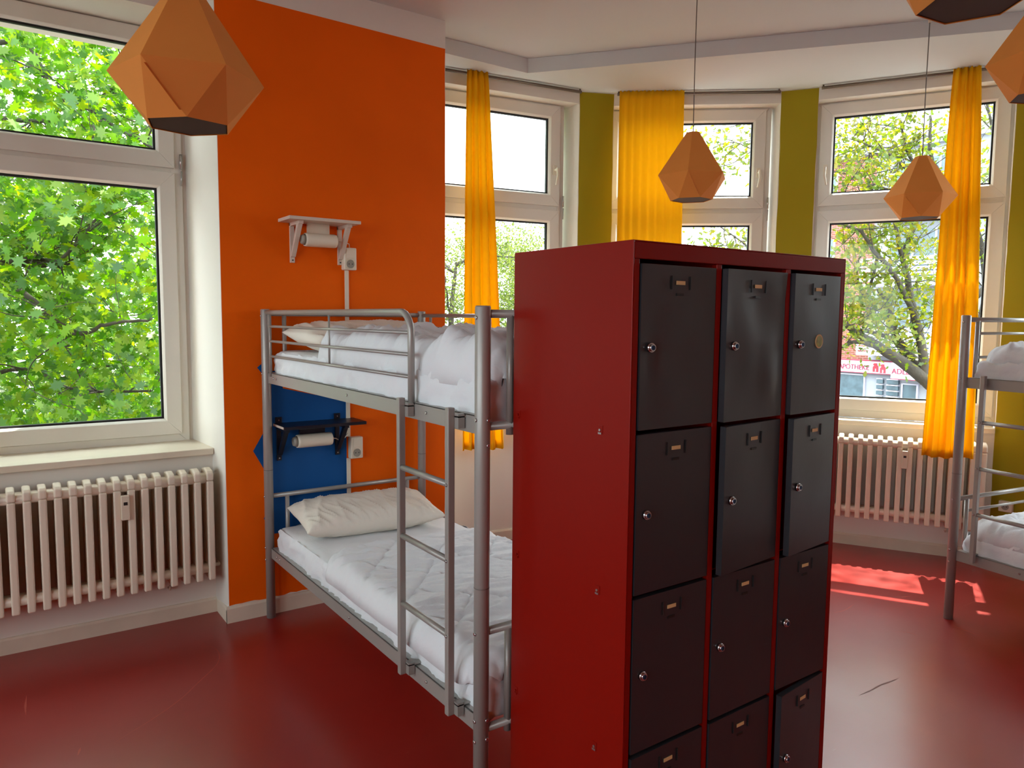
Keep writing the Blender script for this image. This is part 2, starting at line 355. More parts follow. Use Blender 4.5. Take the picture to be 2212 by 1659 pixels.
pier('wall_pier_left', [WA.p(WA.L-.045, T)], tuple(A1), tuple(B0), [WB.p(-.085, T)], [])
pier('wall_pier_center', [WB.p(WB.L-.03, T)], tuple(B1), tuple(C0), [WC.p(-.035, T)], [])
pier('wall_pier_right', [WC.p(WC.L+.035, T)], tuple(C1), tuple(D0), [WD.p(0, T)], [])
m = MB(); m.prism([WD.p(WD.L), WD.p(5.0), WD.p(5.0, T), WD.p(WD.L, T)], 0, 3.345); tag(m.build('wall_right', 'white_wall'), kind='structure')
WR = Wall(np.array([-3.3, -3.1]), np.array([5.3, -3.1])); WS = Wall(np.array([-3.3, 3.975]), np.array([-3.3, -3.1]))
def holed(name, W_, holes):
    m = MB(); a = 0
    for h0, h1 in holes+[(W_.L, W_.L)]:
        m.prism([W_.p(a), W_.p(h0), W_.p(h0, .3), W_.p(a, .3)], 0, 3.345)
        if h1 > h0:
            q = [W_.p(h0), W_.p(h1), W_.p(h1, .3), W_.p(h0, .3)]; m.prism(q, 0, SILL); m.prism(q, HEAD, 3.345)
        a = h1
    return tag(m.build(name, 'orange' if W_ is WR else 'white_wall'), kind='structure')
RH = []; FILL_HOLES = [(.5, 2.1), (2.7, 4.3), (4.9, 6.5)]  # unseen side-wall openings, added so daylight fills the near part of the room
holed('wall_rear', WR, RH); holed('wall_side', WS, FILL_HOLES)

# baseboards: wavy painted edge
def baseboard(name, P, Q, h=0.08, t=0.014, inward=None):
    P = np.array(P, float); Q = np.array(Q, float); L = np.linalg.norm(Q-P); d = (Q-P)/L; n = np.array(inward, float)
    m = MB(); k = max(2, int(L/0.08)); r = random.Random(int(L*1000)); vs = []
    prof = [(0, 0), (t, 0), (t, h-.012), (t-.005, h-.002), (0, h)]; G = np.zeros((k+1, 5, 3))
    for i in range(k+1):
        for j, (o, z) in enumerate(prof):
            q = P+d*L*i/k+n*o; G[i, j] = (q[0], q[1], z+(r.uniform(-.0015, .0015) if z > 0.01 else 0))
    m.grid(G, smooth=False)
    for i in (0, k): m.add([tuple(x) for x in G[i]], [(0, 1, 2, 3, 4)])
    return tag(m.build(name, 'board'), kind='structure')
baseboard('baseboard_left', (-0.40, 4.18), (0.985, 4.18), inward=(0, -1))
baseboard('baseboard_niche', (0.985, 3.963), (0.985, 4.18), inward=(-1, 0))
baseboard('baseboard_orange', (0.971, OY), (2.30, OY), inward=(0, -1), h=0.088)
for nm, W_ in (('baseboard_bay_left', WA), ('baseboard_bay_center', WB), ('baseboard_bay_right', WC), ('baseboard_bay_far_right', WD)):
    baseboard(nm, W_.p(0), W_.p(W_.L), inward=-W_.n)
for nm, P, Q in (('baseboard_pier_left', A1, B0), ('baseboard_pier_center', B1, C0), ('baseboard_pier_right', C1, D0)):
    W_ = Wall(P, Q); baseboard(nm, P, Q, inward=-W_.n, h=0.085)

# windows
def frame_ring(m, W_, a0, a1, z0, z1, wd, o0, o1, mi=0, ch=0.0):
    """rectangular ring of four mitred bars, width wd inwards; ch = slanted inner lip"""
    out = [(a0, z0), (a1, z0), (a1, z1), (a0, z1)]; inn = [(a0+wd, z0+wd), (a1-wd, z0+wd), (a1-wd, z1-wd), (a0+wd, z1-wd)]
    inn2 = [(a0+wd+ch, z0+wd+ch), (a1-wd-ch, z0+wd+ch), (a1-wd-ch, z1-wd-ch), (a0+wd+ch, z1-wd-ch)]
    for i in range(4):
        j = (i+1) % 4
        q = [W_.p3(out[i][0], o0, out[i][1]), W_.p3(out[j][0], o0, out[j][1]), W_.p3(inn[j][0], o0, inn[j][1]), W_.p3(inn[i][0], o0, inn[i][1]),
             W_.p3(out[i][0], o1, out[i][1]), W_.p3(out[j][0], o1, out[j][1]), W_.p3(inn2[j][0], o1, inn2[j][1]), W_.p3(inn2[i][0], o1, inn2[i][1])]
        m.add(q, [(0, 1, 2, 3), (4, 7, 6, 5), (0, 4, 5, 1), (3, 2, 6, 7), (1, 5, 6, 2), (0, 3, 7, 4)], mi)
def wbox(m, W_, a0, a1, z0, z1, o0, o1, mi=0):
    q = [W_.p3(a, o, z) for z in (z0, z1) for o in (o0, o1) for a in (a0, a1)]
    m.add(q, [(0, 2, 3, 1), (4, 5, 7, 6), (0, 1, 5, 4), (1, 3, 7, 5), (3, 2, 6, 7), (2, 0, 4, 6)], mi)
def window(name, W_, g0, g1, off, zs=(1.055, 2.315, 2.525, 3.065), handle=None, sill=None, hinge=None):
    zl0, zl1, zu0, zu1 = zs; fa0, fa1 = g0-0.13, g1+0.13; fz0, fz1 = zl0-.145, zu1+.115
    m = MB(); frame_ring(m, W_, fa0, fa1, fz0, fz1, 0.055, off, off+.07)
    zc = (zl1+zu0)/2; wbox(m, W_, fa0+.05, fa1-.05, zc-.03, zc+.03, off+.002, off+.07)
    fr = m.build(name, 'pvc', bevel=0.003); tag(fr, kind='structure')
    for part, z0, z1 in (('fixed_sash', zl0, zl1), ('opening_sash', zu0, zu1)):
        m = MB(); bd = 0.088; zz1 = min(z1+bd, zc-.004) if part == 'fixed_sash' else z1+bd; zz0 = max(z0-bd, zc+.006) if part == 'opening_sash' else z0-bd
        # sash drawn as four bars so that top and bottom may differ
        o0, o1 = off-.018, off+.05
        out = [(g0-bd, zz0), (g1+bd, zz0), (g1+bd, zz1), (g0-bd, zz1)]; inn = [(g0-.012, z0-.012), (g1+.012, z0-.012), (g1+.012, z1+.012), (g0-.012, z1+.012)]
        in2 = [(g0, z0), (g1, z0), (g1, z1), (g0, z1)]
        for i in range(4):
            j = (i+1) % 4
            q = [W_.p3(out[i][0], o0, out[i][1]), W_.p3(out[j][0], o0, out[j][1]), W_.p3(inn[j][0], o0, inn[j][1]), W_.p3(inn[i][0], o0, inn[i][1]),
                 W_.p3(out[i][0], o1, out[i][1]), W_.p3(out[j][0], o1, out[j][1]), W_.p3(in2[j][0], o0+.014, in2[j][1]), W_.p3(in2[i][0], o0+.014, in2[i][1]),
                 W_.p3(in2[j][0], o1, in2[j][1]), W_.p3(in2[i][0], o1, in2[i][1])]
            m.add(q, [(0, 1, 2, 3), (3, 2, 6, 7), (7, 6, 8, 9), (9, 8, 5, 4), (0, 4, 5, 1), (0, 3, 7, 9, 4), (1, 5, 8, 6, 2)], 0)
        s = m.build(part, 'pvc', fr, bevel=0.002)
        k = MB(); frame_ring(k, W_, g0-.001, g1+.001, z0-.001, z1+.001, 0.012, off+.008, off+.03); k.build('gasket', 'gasket', s)
        p = MB(); wbox(p, W_, g0+.002, g1-.002, z0+.002, z1-.002, off+.018, off+.022); p.build('pane', 'glass', s)
        if part == 'opening_sash' and handle:
            ha = g0-.045 if handle < 0 else g1+.045; hz = zu0+.17; o = off-.018
            h = MB(); wbox(h, W_, ha-.014, ha+.014, hz-.035, hz+.035, o-.009, o)
            h.tube([W_.p3(ha, o-.005, hz), W_.p3(ha, o-.045, hz)], 0.0085, 10)
            h.tube([W_.p3(ha, o-.045, hz+.012), W_.p3(ha+.002*handle, o-.048, hz-.05), W_.p3(ha-.012*handle, o-.046, hz-.115)], [0.010, 0.009, 0.007], 10)
            h.build('handle', 'socket', s, bevel=0.002)
    if hinge:
        for hz in (zu0-.05,):
            h = MB(); ha = fa1-.008 if hinge > 0 else fa0+.008
            h.tube([W_.p3(ha, off-.014, hz-.04), W_.p3(ha, off-.014, hz+.04)], 0.007, 10); h.tube([W_.p3(ha, off-.014, hz-.13), W_.p3(ha+.002, off-.016, hz-.05)], 0.004, 8)
            h.build('tilt_arm', 'bolt', fr)
    if sill:
        m = MB(); s0, s1 = sill
        poly = [W_.p(s0, -.035), W_.p(s1, -.035), W_.p(s1, off+.01), W_.p(s0, off+.01)]
        m.prism(poly, 0.872, 0.906); m.build('window_sill', 'board', fr, bevel=0.004)
    return fr
window('window_1', W1, 0.205, 1.195, 0.32, zs=(1.035, 2.297, 2.497, 3.035), sill=(0.0, 1.37), hinge=1)
window('window_2', WA, 0.155, 1.142, 0.12, handle=1, sill=(0.002, WA.L-.002), hinge=1)
window('window_3', WB, 0.045, 1.028, 0.12, handle=1, sill=(0.002, WB.L-.002), hinge=1)
window('window_4', WC, 0.101, 1.082, 0.12, handle=-1, sill=(0.002, WC.L-.002), hinge=-1)
window('window_5', WD, 0.170, 1.155, 0.12, sill=(0.002, WD.L-.002))
for i, (W_, h) in enumerate([(WR, h) for h in RH]+[(WS, h) for h in FILL_HOLES]):
    window('window_%d' % (6+i), W_, h[0]+.13, h[1]-.13, 0.12, sill=(h[0]+.002, h[1]-.002))  # added windows out of view, only there to let in extra daylight
# daylight portals (sampling guides only, they emit nothing)
for W_, a0, a1, off in ((W1, .17, 1.23, .45), (WA, .1, 1.2, .25), (WB, 0, 1.08, .25), (WC, .05, 1.13, .25), (WD, .1, 1.2, .25))+tuple((WR, h[0], h[1], .25) for h in RH)+tuple((WS, h[0], h[1], .25) for h in FILL_HOLES):
    ld = bpy.data.lights.new('portal', 'AREA'); ld.shape = 'RECTANGLE'; ld.size = a1-a0; ld.size_y = 2.15
    lo = bpy.data.objects.new('portal', ld); COL.objects.link(lo); lo.location = W_.p3((a0+a1)/2, off, 2.05)
    lo.rotation_euler = Vector((W_.n[0], W_.n[1], 0)).to_track_quat('Z', 'Y').to_euler()
    ld.cycles.is_portal = True

# ------------------------------------------------------------------ radiators
def radiator(name, label, W_, a_start, nsec, meter_at, z0=0.235, z1=0.815, gap=0.04, dep=0.14):
    t = thing(name, label, 'radiator', W_.p3(a_start, -gap, 0), math.atan2(W_.d[1], W_.d[0]), 'ribbed radiators under the windows')
    # local x along the wall, y = into the wall (n); our n is to the left or right of d
    sgn = 1 if (W_.n[0]*-W_.d[1]+W_.n[1]*W_.d[0]) > 0 else -1
    sec = MB()
    fy, by = -dep*sgn, 0.0; wx = .0165
    def yb(p, q): return (min(p, q), max(p, q))
    for yc in (fy+.021*sgn, (fy+by)/2, by-.021*sgn):
        y0_, y1_ = yb(yc-.019*sgn, yc+.019*sgn); sec.box((-wx, y0_, z0), (wx, y1_, z1-.0555))
    y0_, y1_ = yb(fy+.002*sgn, by-.002*sgn)
    q_ = [(-wx, y, z) for y, z in ((fy+.002*sgn, z1-.055), (fy+.002*sgn, z1-.016), (fy+.016*sgn, z1-.004), ((fy+by)/2, z1+.006), (by-.016*sgn, z1-.004), (by-.002*sgn, z1-.016), (by-.002*sgn, z1-.055))]
    sec.extr(q_ if sgn < 0 else q_[::-1], (2*wx, 0, 0))
    sec.box((-wx*.9, y0_+.012, z0+.03), (wx*.9, y1_-.012, z0+.075))
    base = sec.build('section', 'radiator', t, bevel=.008, seg=3)
    for i in range(1, nsec):
        c = base.copy(); COL.objects.link(c); c.parent = t; c.location = (i*0.0612, 0, 0)
    for zc in (z1-.045, z0+.06):
        hd = MB(); hd.tube([(-.012, (fy+by)/2, zc), (nsec*.0612-.048, (fy+by)/2, zc)], 0.024, 14); hd.build('header_pipe', 'radiator', t)
        hd = MB(); hd.tube([(-.008, fy+.036*sgn, zc), (nsec*.0612-.052, fy+.036*sgn, zc)], 0.0245, 14); hd.build('header_pipe', 'radiator', t)
    hd = MB(); hd.tube([(nsec*.0612-.06, (fy+by)/2, z0+.06), (nsec*.0612-.015, (fy+by)/2, z0+.06), (nsec*.0612-.012, by+gap*sgn, z0+.06)], 0.010, 10); hd.build('supply_pipe', 'radiator', t)
    for i in (2, nsec-4):
        br = MB(); br.tube([(i*.0612, by+(gap-.002)*sgn, z0-.055), (i*.0612, by-.0*sgn, z0-.055), (i*.0612, by-.01*sgn, z0-.03)], 0.006, 8); br.build('wall_hook', 'radiator', t)
    x = meter_at*0.0612; me_ = MB(); y0 = fy-.020*sgn; y1 = fy+.006*sgn
    me_.box((x-.018, min(y0, y1), 0.618), (x+.018, max(y0, y1), 0.738)); mo = me_.build('heat_meter', 'meter', t, bevel=0.003)
    d = MB(); d.box((x-.008, min(y0-.001*sgn, y0), .692), (x+.009, max(y0-.001*sgn, y0), .707)); d.build('meter_display', 'dark', mo)
    return t
radiator('radiator', 'cream ribbed radiator under the large left window', W1, 0.52-.0612*7, 21, 13.5)
radiator('radiator', 'cream ribbed radiator under the right bay window behind yellow curtain', WC, 0.07, 18, 9.5)
radiator('radiator', 'cream ribbed radiator under the middle bay window behind the lockers', WB, 0.10, 16, 8.5)

# ------------------------------------------------------------------ curtains and rods
def rod(W_, a0, a1, label):
    m = MB(); m.tube([W_.p3(a0, -.055, 3.230), W_.p3(a1, -.055, 3.230)], 0.010, 10)
    for a in (a0+.01, a1-.01): m.tube([W_.p3(a, -.055, 3.230), W_.p3(a, -.055, 3.249)], 0.006, 8)
    return tag(m.build('curtain_rod', 'rod'), label, 'curtain rod', 'curtain rods along the bay ceiling')
rod(WA, 0.02, WA.L-.02, 'thin grey curtain rod over the left bay window beside the orange wall')
rod(WB, 0.02, WB.L-.02, 'thin grey curtain rod over the middle bay window between green piers')
rod(WC, 0.02, WC.L-.02, 'thin grey curtain rod over the right bay window')
def curtain(label, W_, t0, t1, b0, b1, zt, zb, nf, amp_t, amp_b, seed, flat=0.0, hem=None, out=.10):
    r = random.Random(seed); na, nz = nf*14, 44; G = np.zeros((nz, na+1, 3))
    ph = [r.uniform(-.5, .5) for _ in range(nf+2)]
    for i in range(nz):
        v = i/(nz-1); z = zt+(zb-zt)*v; e = v**0.8
        a0 = t0+(b0-t0)*e; a1 = t1+(b1-t1)*e; amp = amp_t+(amp_b-amp_t)*v
        for j in range(na+1):
            u = j/na; k = u*nf; f = ph[int(min(k, nf))]*(1-(k % 1))+ph[int(min(k, nf))+1]*(k % 1)
            sh = math.sin(2*pi*(k+.35*f+.10*math.sin(3*v+seed)))
            s2 = math.sin(4*pi*k+2*f+v*2)*.25
            uu = u+0.55/(nf*2*pi)*math.sin(4*pi*k+f)*(0.7 if not flat else .3)
            a = a0+(a1-a0)*uu; bo = -(.070+amp_t*.8)-(out-.07)*min(1, max(0, (v-.05)/.6)); off = bo+amp*(sh+s2)*(1-flat*.5)+.012*v*noise.noise(Vector((u*6, v*3, seed)))
            zz = z
            if i == 0: zz = z+0.004*math.sin(2*pi*k*2)
            if v > .97 and hem: zz = z+hem*math.sin(u*5+seed)
            G[i, j] = W_.p3(a, min(off, -.067), zz)
    m = MB(); m.grid(G); o = m.build('curtain', 'curtain', solid=0.0015); return tag(o, label, 'curtain', 'yellow curtains in the bay')
curtain('yellow curtain bunched narrow in front of left bay window beside orange wall', WA, .41, .565, .365, .68, 3.247, 0.70, 4, .012, .034, 1, hem=.004)
curtain('yellow curtain spread wide over the middle bay window behind the lockers', WB, .035, .495, .03, .49, 3.246, 0.72, 8, .006, .009, 4, flat=.6, out=.215)
curtain('yellow curtain bunched at right bay window beside the far bunk bed', WC, .815, .968, .745, 1.04, 3.247, 0.725, 4, .014, .032, 9, hem=.006, out=.235)

# ------------------------------------------------------------------ pendant lamps
def lamp(label, cx, cy, zr, rot, R=0.197, ceil=3.345):
    t = thing('pendant_lamp', label, 'lamp', (cx, cy, zr), rot, 'folded cardboard pendant lamps')
    ht, hb, rt_, rb = R*1.20, R*0.64, R*0.19, R*0.575
    ring = [(R*math.cos(k*pi/3), R*math.sin(k*pi/3), 0) for k in range(6)]
    top = [(rt_*math.cos(k*pi/3), rt_*math.sin(k*pi/3), ht) for k in range(6)]
    bot = [(rb*math.cos((k+.5)*pi/3), rb*math.sin((k+.5)*pi/3), -hb) for k in range(6)]
    m = MB(); fs = []
    for k in range(6):
        j = (k+1) % 6; fs += [(k, j, 6+j, 6+k), (k, 12+k, j), (j, 12+k, 12+j)]
    m.add(ring+top+bot, fs); s = m.build('shade', 'card', t, solid=0.002)
    b = MB(); ins = [(x*.97, y*.97, z+.003) for x, y, z in bot]
    b.add(ins, [tuple(range(6))]); b.build('base_panel', 'cardin', t, solid=0.002)
    # folded glue tab on a lower edge
    g = MB(); p, q = Vector(ring[1]), Vector(bot[1]); n = Vector((p.x+q.x, p.y+q.y, -.2)).normalized()
    a, c = p.lerp(q, .12), p.lerp(q, .88); g.add([a+n*.002, c+n*.002, c+n*.006+Vector((.004, .002, 0)), a+n*.006+Vector((.004, .002, 0))], [(0, 1, 2, 3)]); g.build('fold_tab', 'card', s, solid=.001)
    c = MB(); c.tube([(0, 0, ht-.03), (0.002, 0, (ht+ceil-zr)/2), (0, 0, ceil-zr-.02)], 0.0028, 8); c.build('cord', 'cord', t)
    r = MB(); r.tube([(0, 0, ceil-zr-.03), (0, 0, ceil-zr)], [0.008, 0.012], 16); r.build('ceiling_rose', 'socket', t)
    h = MB(); h.tube([(0, 0, ht-.10), (0, 0, ht-.02)], 0.02, 12); h.build('bulb_holder', 'dark', t)
    return t
lamp('large near hexagonal cardboard pendant lamp in front of the left window', 0.502, 2.331, 2.278, math.radians(165.2), R=.205)
lamp('small hexagonal cardboard pendant lamp hanging before the middle bay window', 3.165, 2.83, 2.379, math.radians(155.7), R=.193)
lamp('small hexagonal cardboard pendant lamp hanging before the right bay window', 4.505, 2.282, 2.335, math.radians(121.8), R=.192)
pE = at(2262, 132, 2.75); lamp('cardboard pendant lamp cut by the right edge of the photo', pE[0], pE[1], pE[2], math.radians(125))
pF = at(2106, -112, 1.72); lamp('cardboard pendant lamp cut by the top edge, only its dark underside showing', pF[0], pF[1], pF[2], math.radians(143))

# ------------------------------------------------------------------ locker cabinet
LX, LY, LW, LD, LH = 1.2795, 1.3198, 0.9018, 0.495, 1.8
lk = thing('locker_cabinet', 'tall red metal locker cabinet with twelve black doors in three columns', 'locker', (LX, LY, 0))
colx = [(0.026, 0.302), (0.330, 0.600), (0.628, 0.874)]
colx = [(0.026, 0.300), (0.327, 0.601), (0.628, 0.8765)]
m = MB()
m.box((0, 0, 0), (0.004, LD, LH)); m.box((LW-.004, 0, 0), (LW, LD, LH)); m.box((0.004, LD-.004, 0), (LW-.004, LD, LH)); m.box((0.004, 0.002, LH-.004), (LW-.004, LD-.004, LH))
m.box((.0042, 0, 1.7555), (LW-.0042, 0.004, LH-.0042))
for a, b in ((.0042, .022), (.304, .3235), (.605, .6245), (.8805, LW-.0042)): m.box((a, 0.0003, 0), (b, 0.018, 1.7553))
m.box((.0222, 0.0006, 0), (.8803, 0.017, 0.066))
for a in (.3138, .6148): m.box((a-.002, .018, .066), (a+.002, LD-.004, 1.796))
for k in range(1, 4):
    z = 1.753-.42*k
    for a0_, a1_ in ((.004, .3115), (.316, .6125), (.617, LW-.004)): m.box((a0_, .03, z-.002), (a1_, LD-.004, z+.002))
m.box((.004, .02, .066), (LW-.004, LD-.004, .07))
lb = m.build('body', 'lockred', lk, bevel=0.0018)
# pressed clips in the side panel
for z in (1.326, 0.904, 0.477):
    for y, big in ((0.468, 0), (0.106, 1)):
        c = MB(); c.box((-0.0012, y-.009, z-.010), (0.0002, y+.009, z+.012)); c.build('side_clip_slot', 'lockred', lk)
        c = MB(); c.box((-0.0035, y-.006, z-.011), (-.001, y+.006, z-.006)); c.tube([(-.0012, y, z), (-.0042, y, z)], .0035, 10); c.build('side_clip', 'bolt' if big else 'lockred', lk)
angs = {(0, 0): 0.6, (1, 0): 3.6, (2, 0): 3.0, (0, 1): 0.4, (1, 1): 5.5, (2, 1): 6.0, (0, 2): 0.3, (1, 2): 0.6, (2, 2): 0.4, (0, 3): 1.2, (1, 3): 0.8, (2, 3): 5.5}
def door(c, r):
    x0, x1 = colx[c]; zt = 1.7445-.42*r; zb = 1.753-.42*(r+1)+.0025; wd = x1-x0; h = zt-zb
    warp = {(0, 0): .005, (1, 0): .011, (2, 0): .002}.get((c, r), .001)
    # local: hinge line at x=0 (right side), door runs to -wd; front face towards -y
    nx, nz = 14, 20; G = np.zeros((nz+1, nx+1, 3))
    for i in range(nz+1):
        for j in range(nx+1):
            u, v = j/nx, i/nz
            dent = warp*noise.noise(Vector((u*2.2+c*7, v*2.6+r*5, 3.3)))*math.sin(pi*u)**.5*math.sin(pi*v)**.5
            if (c, r) == (1, 0): dent += -.010*max(0, v-.8)*5*max(0, u-.1)*0.6-.006*math.exp(-((u-.75)**2+(v-.25)**2)/.02)
            if (c, r) == (0, 0): dent += .005*math.exp(-((u-.13)**2/.004+(v-.42)**2/.02))
            G[i, j] = (-wd+wd*u, dent, v*h)
    d = MB(); d.grid(G)
    o = d.v; t = 0.018
    d.box((-wd, .0, 0), (-wd+.0015, t, h)); d.box((-.0015, 0, 0), (0, t, h)); d.box((-wd, 0, 0), (0, t, .0015)); d.box((-wd, 0, h-.0015), (0, t, h)); d.box((-wd+.002, t-.002, .002), (-.002, t, h-.002))
    ob = d.build('door', 'lockblack', lk); ob.location = (x1, -.0005, zb); ob.rotation_euler = (0, 0, math.radians(angs[(c, r)]))
    lx, lz = -wd+.033, h*.5
    k = MB(); k.tube([(lx, -.001, lz), (lx, -.008, lz)], [.0125, .0115], 20); k.tube([(lx, -.008, lz), (lx, -.0125, lz)], [.0095, .009], 20); lo = k.build('lock', 'locksilver', ob)
    k = MB(); k.tube([(lx, -.0122, lz), (lx, -.0135, lz)], .0062, 16); kc = k.build('lock_core', 'lockblue' if (c, r) != (1, 0) else 'dark', lo) if False else k.build('lock_core', 'lockblue', ob)
    k = MB(); k.box((lx-.0012, -.0142, lz-.005), (lx+.0012, -.0132, lz+.005)); k.build('keyhole', 'dark', ob)
    cx = -wd*.5; lt = h-.043
    k = MB(); k.box((cx-.016, -.0025, lt-.0048), (cx+.016, -.001, lt+.0048)); k.build('name_label', 'paper', ob)
    for sx in (-1, 1):
        k = MB(); k.box((cx+sx*.034-.0013, -.0022, lt-.017), (cx+sx*.034+.0013, -.0008, lt+.017)); k.build('label_slot', 'dark', ob)
        k = MB(); k.box((cx+sx*.034+.0015, -.0035, lt-.017), (cx+sx*.034+.0035, -.0008, lt+.017)); k.build('label_clip', 'lockblack', ob)
    k = MB(); k.box((cx-.013, -.0022, lt-.032), (cx+.012, -.0008, lt-.026)); k.build('vent_slot', 'dark', ob)
    if (c, r) == (2, 0):
        k = MB(); k.tube([(-wd*.5+.012+.0, -.0028, lz+.008), (-wd*.5+.012, -.001, lz+.008)], .021, 24); st = k.build('round_sticker', 'paper', ob); st['label'] = 'worn round yellow and green sticker'
        k = MB(); k.tube([(-wd*.5+.012, -.0032, lz+.008), (-wd*.5+.012, -.0022, lz+.008)], .0165, 24); k.build('sticker_print', 'sticker', ob)
    return ob
for c in range(3):
    for r in range(4): door(c, r)

# ------------------------------------------------------------------ bunk beds
BW, BL = 0.912, 2.080
def bolt(m, p, ax, r=.007): m.tube([Vector(p), Vector(p)+Vector(ax)*.004], [r, r*.7], 10)
def bunk(label, loc, rz, s):
    """local x across, y*s along; near-end post at the origin; ladder on the x=0 side near the origin"""
    t = thing('bunk_bed', label, 'bed', loc, rz, 'grey metal bunk beds')
    Y = lambda y: y*s
    for x, y in ((0, 0), (0, BL), (BW, 0), (BW, BL)):
        m = MB(); m.tube([(x, Y(y), 0), (x, Y(y), 1.64), (x, Y(y), 1.645)], [.0235, .0235, .021], 20)
        p = m.build('post', 'steel', t)
        q = MB(); q.tube([(x, Y(y), .800), (x, Y(y), .803)], .0238, 20); q.build('post_joint', 'cord', p)
        for z in ((1.61, 1.31, .66, .385, .32) if x == 0 else ()):
            b = MB(); bolt(b, (x-.0225, Y(y), z), (-1, 0, 0)); b.build('bolt', 'bolt', p)
        for z in ((1.31, 1.235, .39, .33) if y == 0 and x == 0 else ()):
            b = MB(); bolt(b, (x+.006, Y(y-.0215), z), (.2, -s, 0)); b.build('bolt', 'bolt', p)
    # side rails (angle section) for both berths
    for x in (0, BW):
        for zb in (.328, 1.262):
            m = MB(); a, b_ = sorted((Y(.02), Y(BL-.02))); xi = x+.012 if x == 0 else x-.012
            m.box((xi-.010, a, zb), (xi-.006 if x == 0 else xi-.006, b_, zb+.056)) if x == 0 else m.box((xi+.006, a, zb), (xi+.010, b_, zb+.056))
            m.box((min(xi-.010, xi+.03) if x == 0 else xi-.03, a, zb+.052), (xi+.03 if x == 0 else xi+.010, b_, zb+.056))
            o = m.build('side_rail', 'steel', t, bevel=.001)
            for yy in ((.35, 1.02, 1.92, 1.97) if x == 0 else ()):
                k = MB(); bolt(k, (x+.002, Y(yy), zb+.03), (-1, 0, 0), .006); k.build('rail_bolt', 'bolt', o)
    # mattress supports
    for zb in (.345, 1.279):
        m = MB()
        for i in range(9):
            y = .12+i*(BL-.24)/8; a, b_ = sorted((Y(y-.015), Y(y+.015))); m.box((.014, a, zb), (BW-.014, b_, zb+.004))
        for x in (.3, .6): a, b_ = sorted((Y(.03), Y(BL-.03))); m.box((x-.012, a, zb-.012), (x+.012, b_, zb))
        m.build('bed_base', 'steel', t)
    # end panels
    for y in (0, BL):
        for z0, z1 in ((.352, .660), (1.288, 1.622)):
            m = MB()
            r = .0125; c = .04
            m.tube([(.02, Y(y), z1), (BW-.02, Y(y), z1)], .0125, 12)
            for x in (.098, BW-.098): m.tube([(x, Y(y), z0-.03), (x, Y(y), z1)], .0115, 12)
            m.tube([(.098, Y(y), z1-.073), (BW-.098, Y(y), z1-.073)], .008, 10)
            m.tube([(.098, Y(y), z1-.20), (BW-.098, Y(y), z1-.20)], .008, 10) if z0 > 1 else None
            m.tube([(.02, Y(y), z0), (BW-.02, Y(y), z0)], .0125, 12)
            m.build('end_panel', 'steel', t)
    # back guard rail
    m = MB()
    for z, r in ((1.620, .011), (1.550, .007), (1.47, .007)): m.tube([(BW, Y(.02), z), (BW, Y(BL-.02), z)], r, 10)
    for y in (.11, .75, 1.35, BL-.11): m.tube([(BW, Y(y), 1.30), (BW, Y(y), 1.62)], .008, 10)
    m.build('back_guard', 'steel', t)
    # front guard with rounded corner near the ladder
    m = MB(); y0 = .452; zt = 1.628; R_ = .075
    path = [(0, Y(BL-.02), zt), (0, Y(y0+R_), zt)]+[(0, Y(y0+R_-R_*math.sin(a)), zt-R_+R_*math.cos(a)) for a in np.linspace(.2, pi/2, 7)]+[(0, Y(y0), 1.270)]
    m.tube(path, .012, 14)
    m.tube([(0, Y(BL-.075), 1.30), (0, Y(BL-.075), 1.62)], .0075, 10); m.tube([(0, Y(1.20), 1.405), (0, Y(1.20), 1.62)], .0045, 10)
    for z in (1.557, 1.482, 1.405): m.tube([(0, Y(BL-.075), z), (0, Y(y0), z)], .0065, 10)
    m.build('front_guard', 'steel', t)
    # ladder hooked over the rails
    for y in (.132, .465):
        m = MB(); a, b_ = sorted((Y(y-.0115), Y(y+.0115))); m.box((-.046, a, .352), (-.022, b_, 1.335)); o = m.build('ladder_rail', 'steel', t, bevel=.003)
        for z in (.40, 1.318):
            k = MB(); yy = y-.02; a, b_ = sorted((Y(yy-.014), Y(yy+.014))); k.box((-.024, a, z-.045), (-.001, b_, z-.002)); k.box((-.024, a, z-.012), (.03, b_, z-.008))
            k.tube([(-.005, Y(yy), z-.008), (-.005, Y(yy), z-.001)], .009, 12); k.build('ladder_hook', 'steel', o)
        if y < .3:
            for z in (1.094, .853, .611): k = MB(); bolt(k, (-.046, Y(y), z), (-1, 0, 0), .006); k.build('rung_bolt', 'bolt', o)
    for z in (1.094, .853, .611):
        m = MB(); m.tube([(-.034, Y(.14), z), (-.034, Y(.458), z)], .0105, 14); m.build('ladder_rung', 'steel', t)
    return t
LBX, LBY = 1.190, 1.845
bunk('grey metal bunk bed at orange wall, half hidden by the red lockers', (LBX, LBY, 0), 0, 1)
RBP, RBR = (4.232, 1.868), math.radians(-9.5)
bunk('grey metal bunk bed cut by the right edge, against green wall', (RBP[0], RBP[1], 0), RBR, -1)

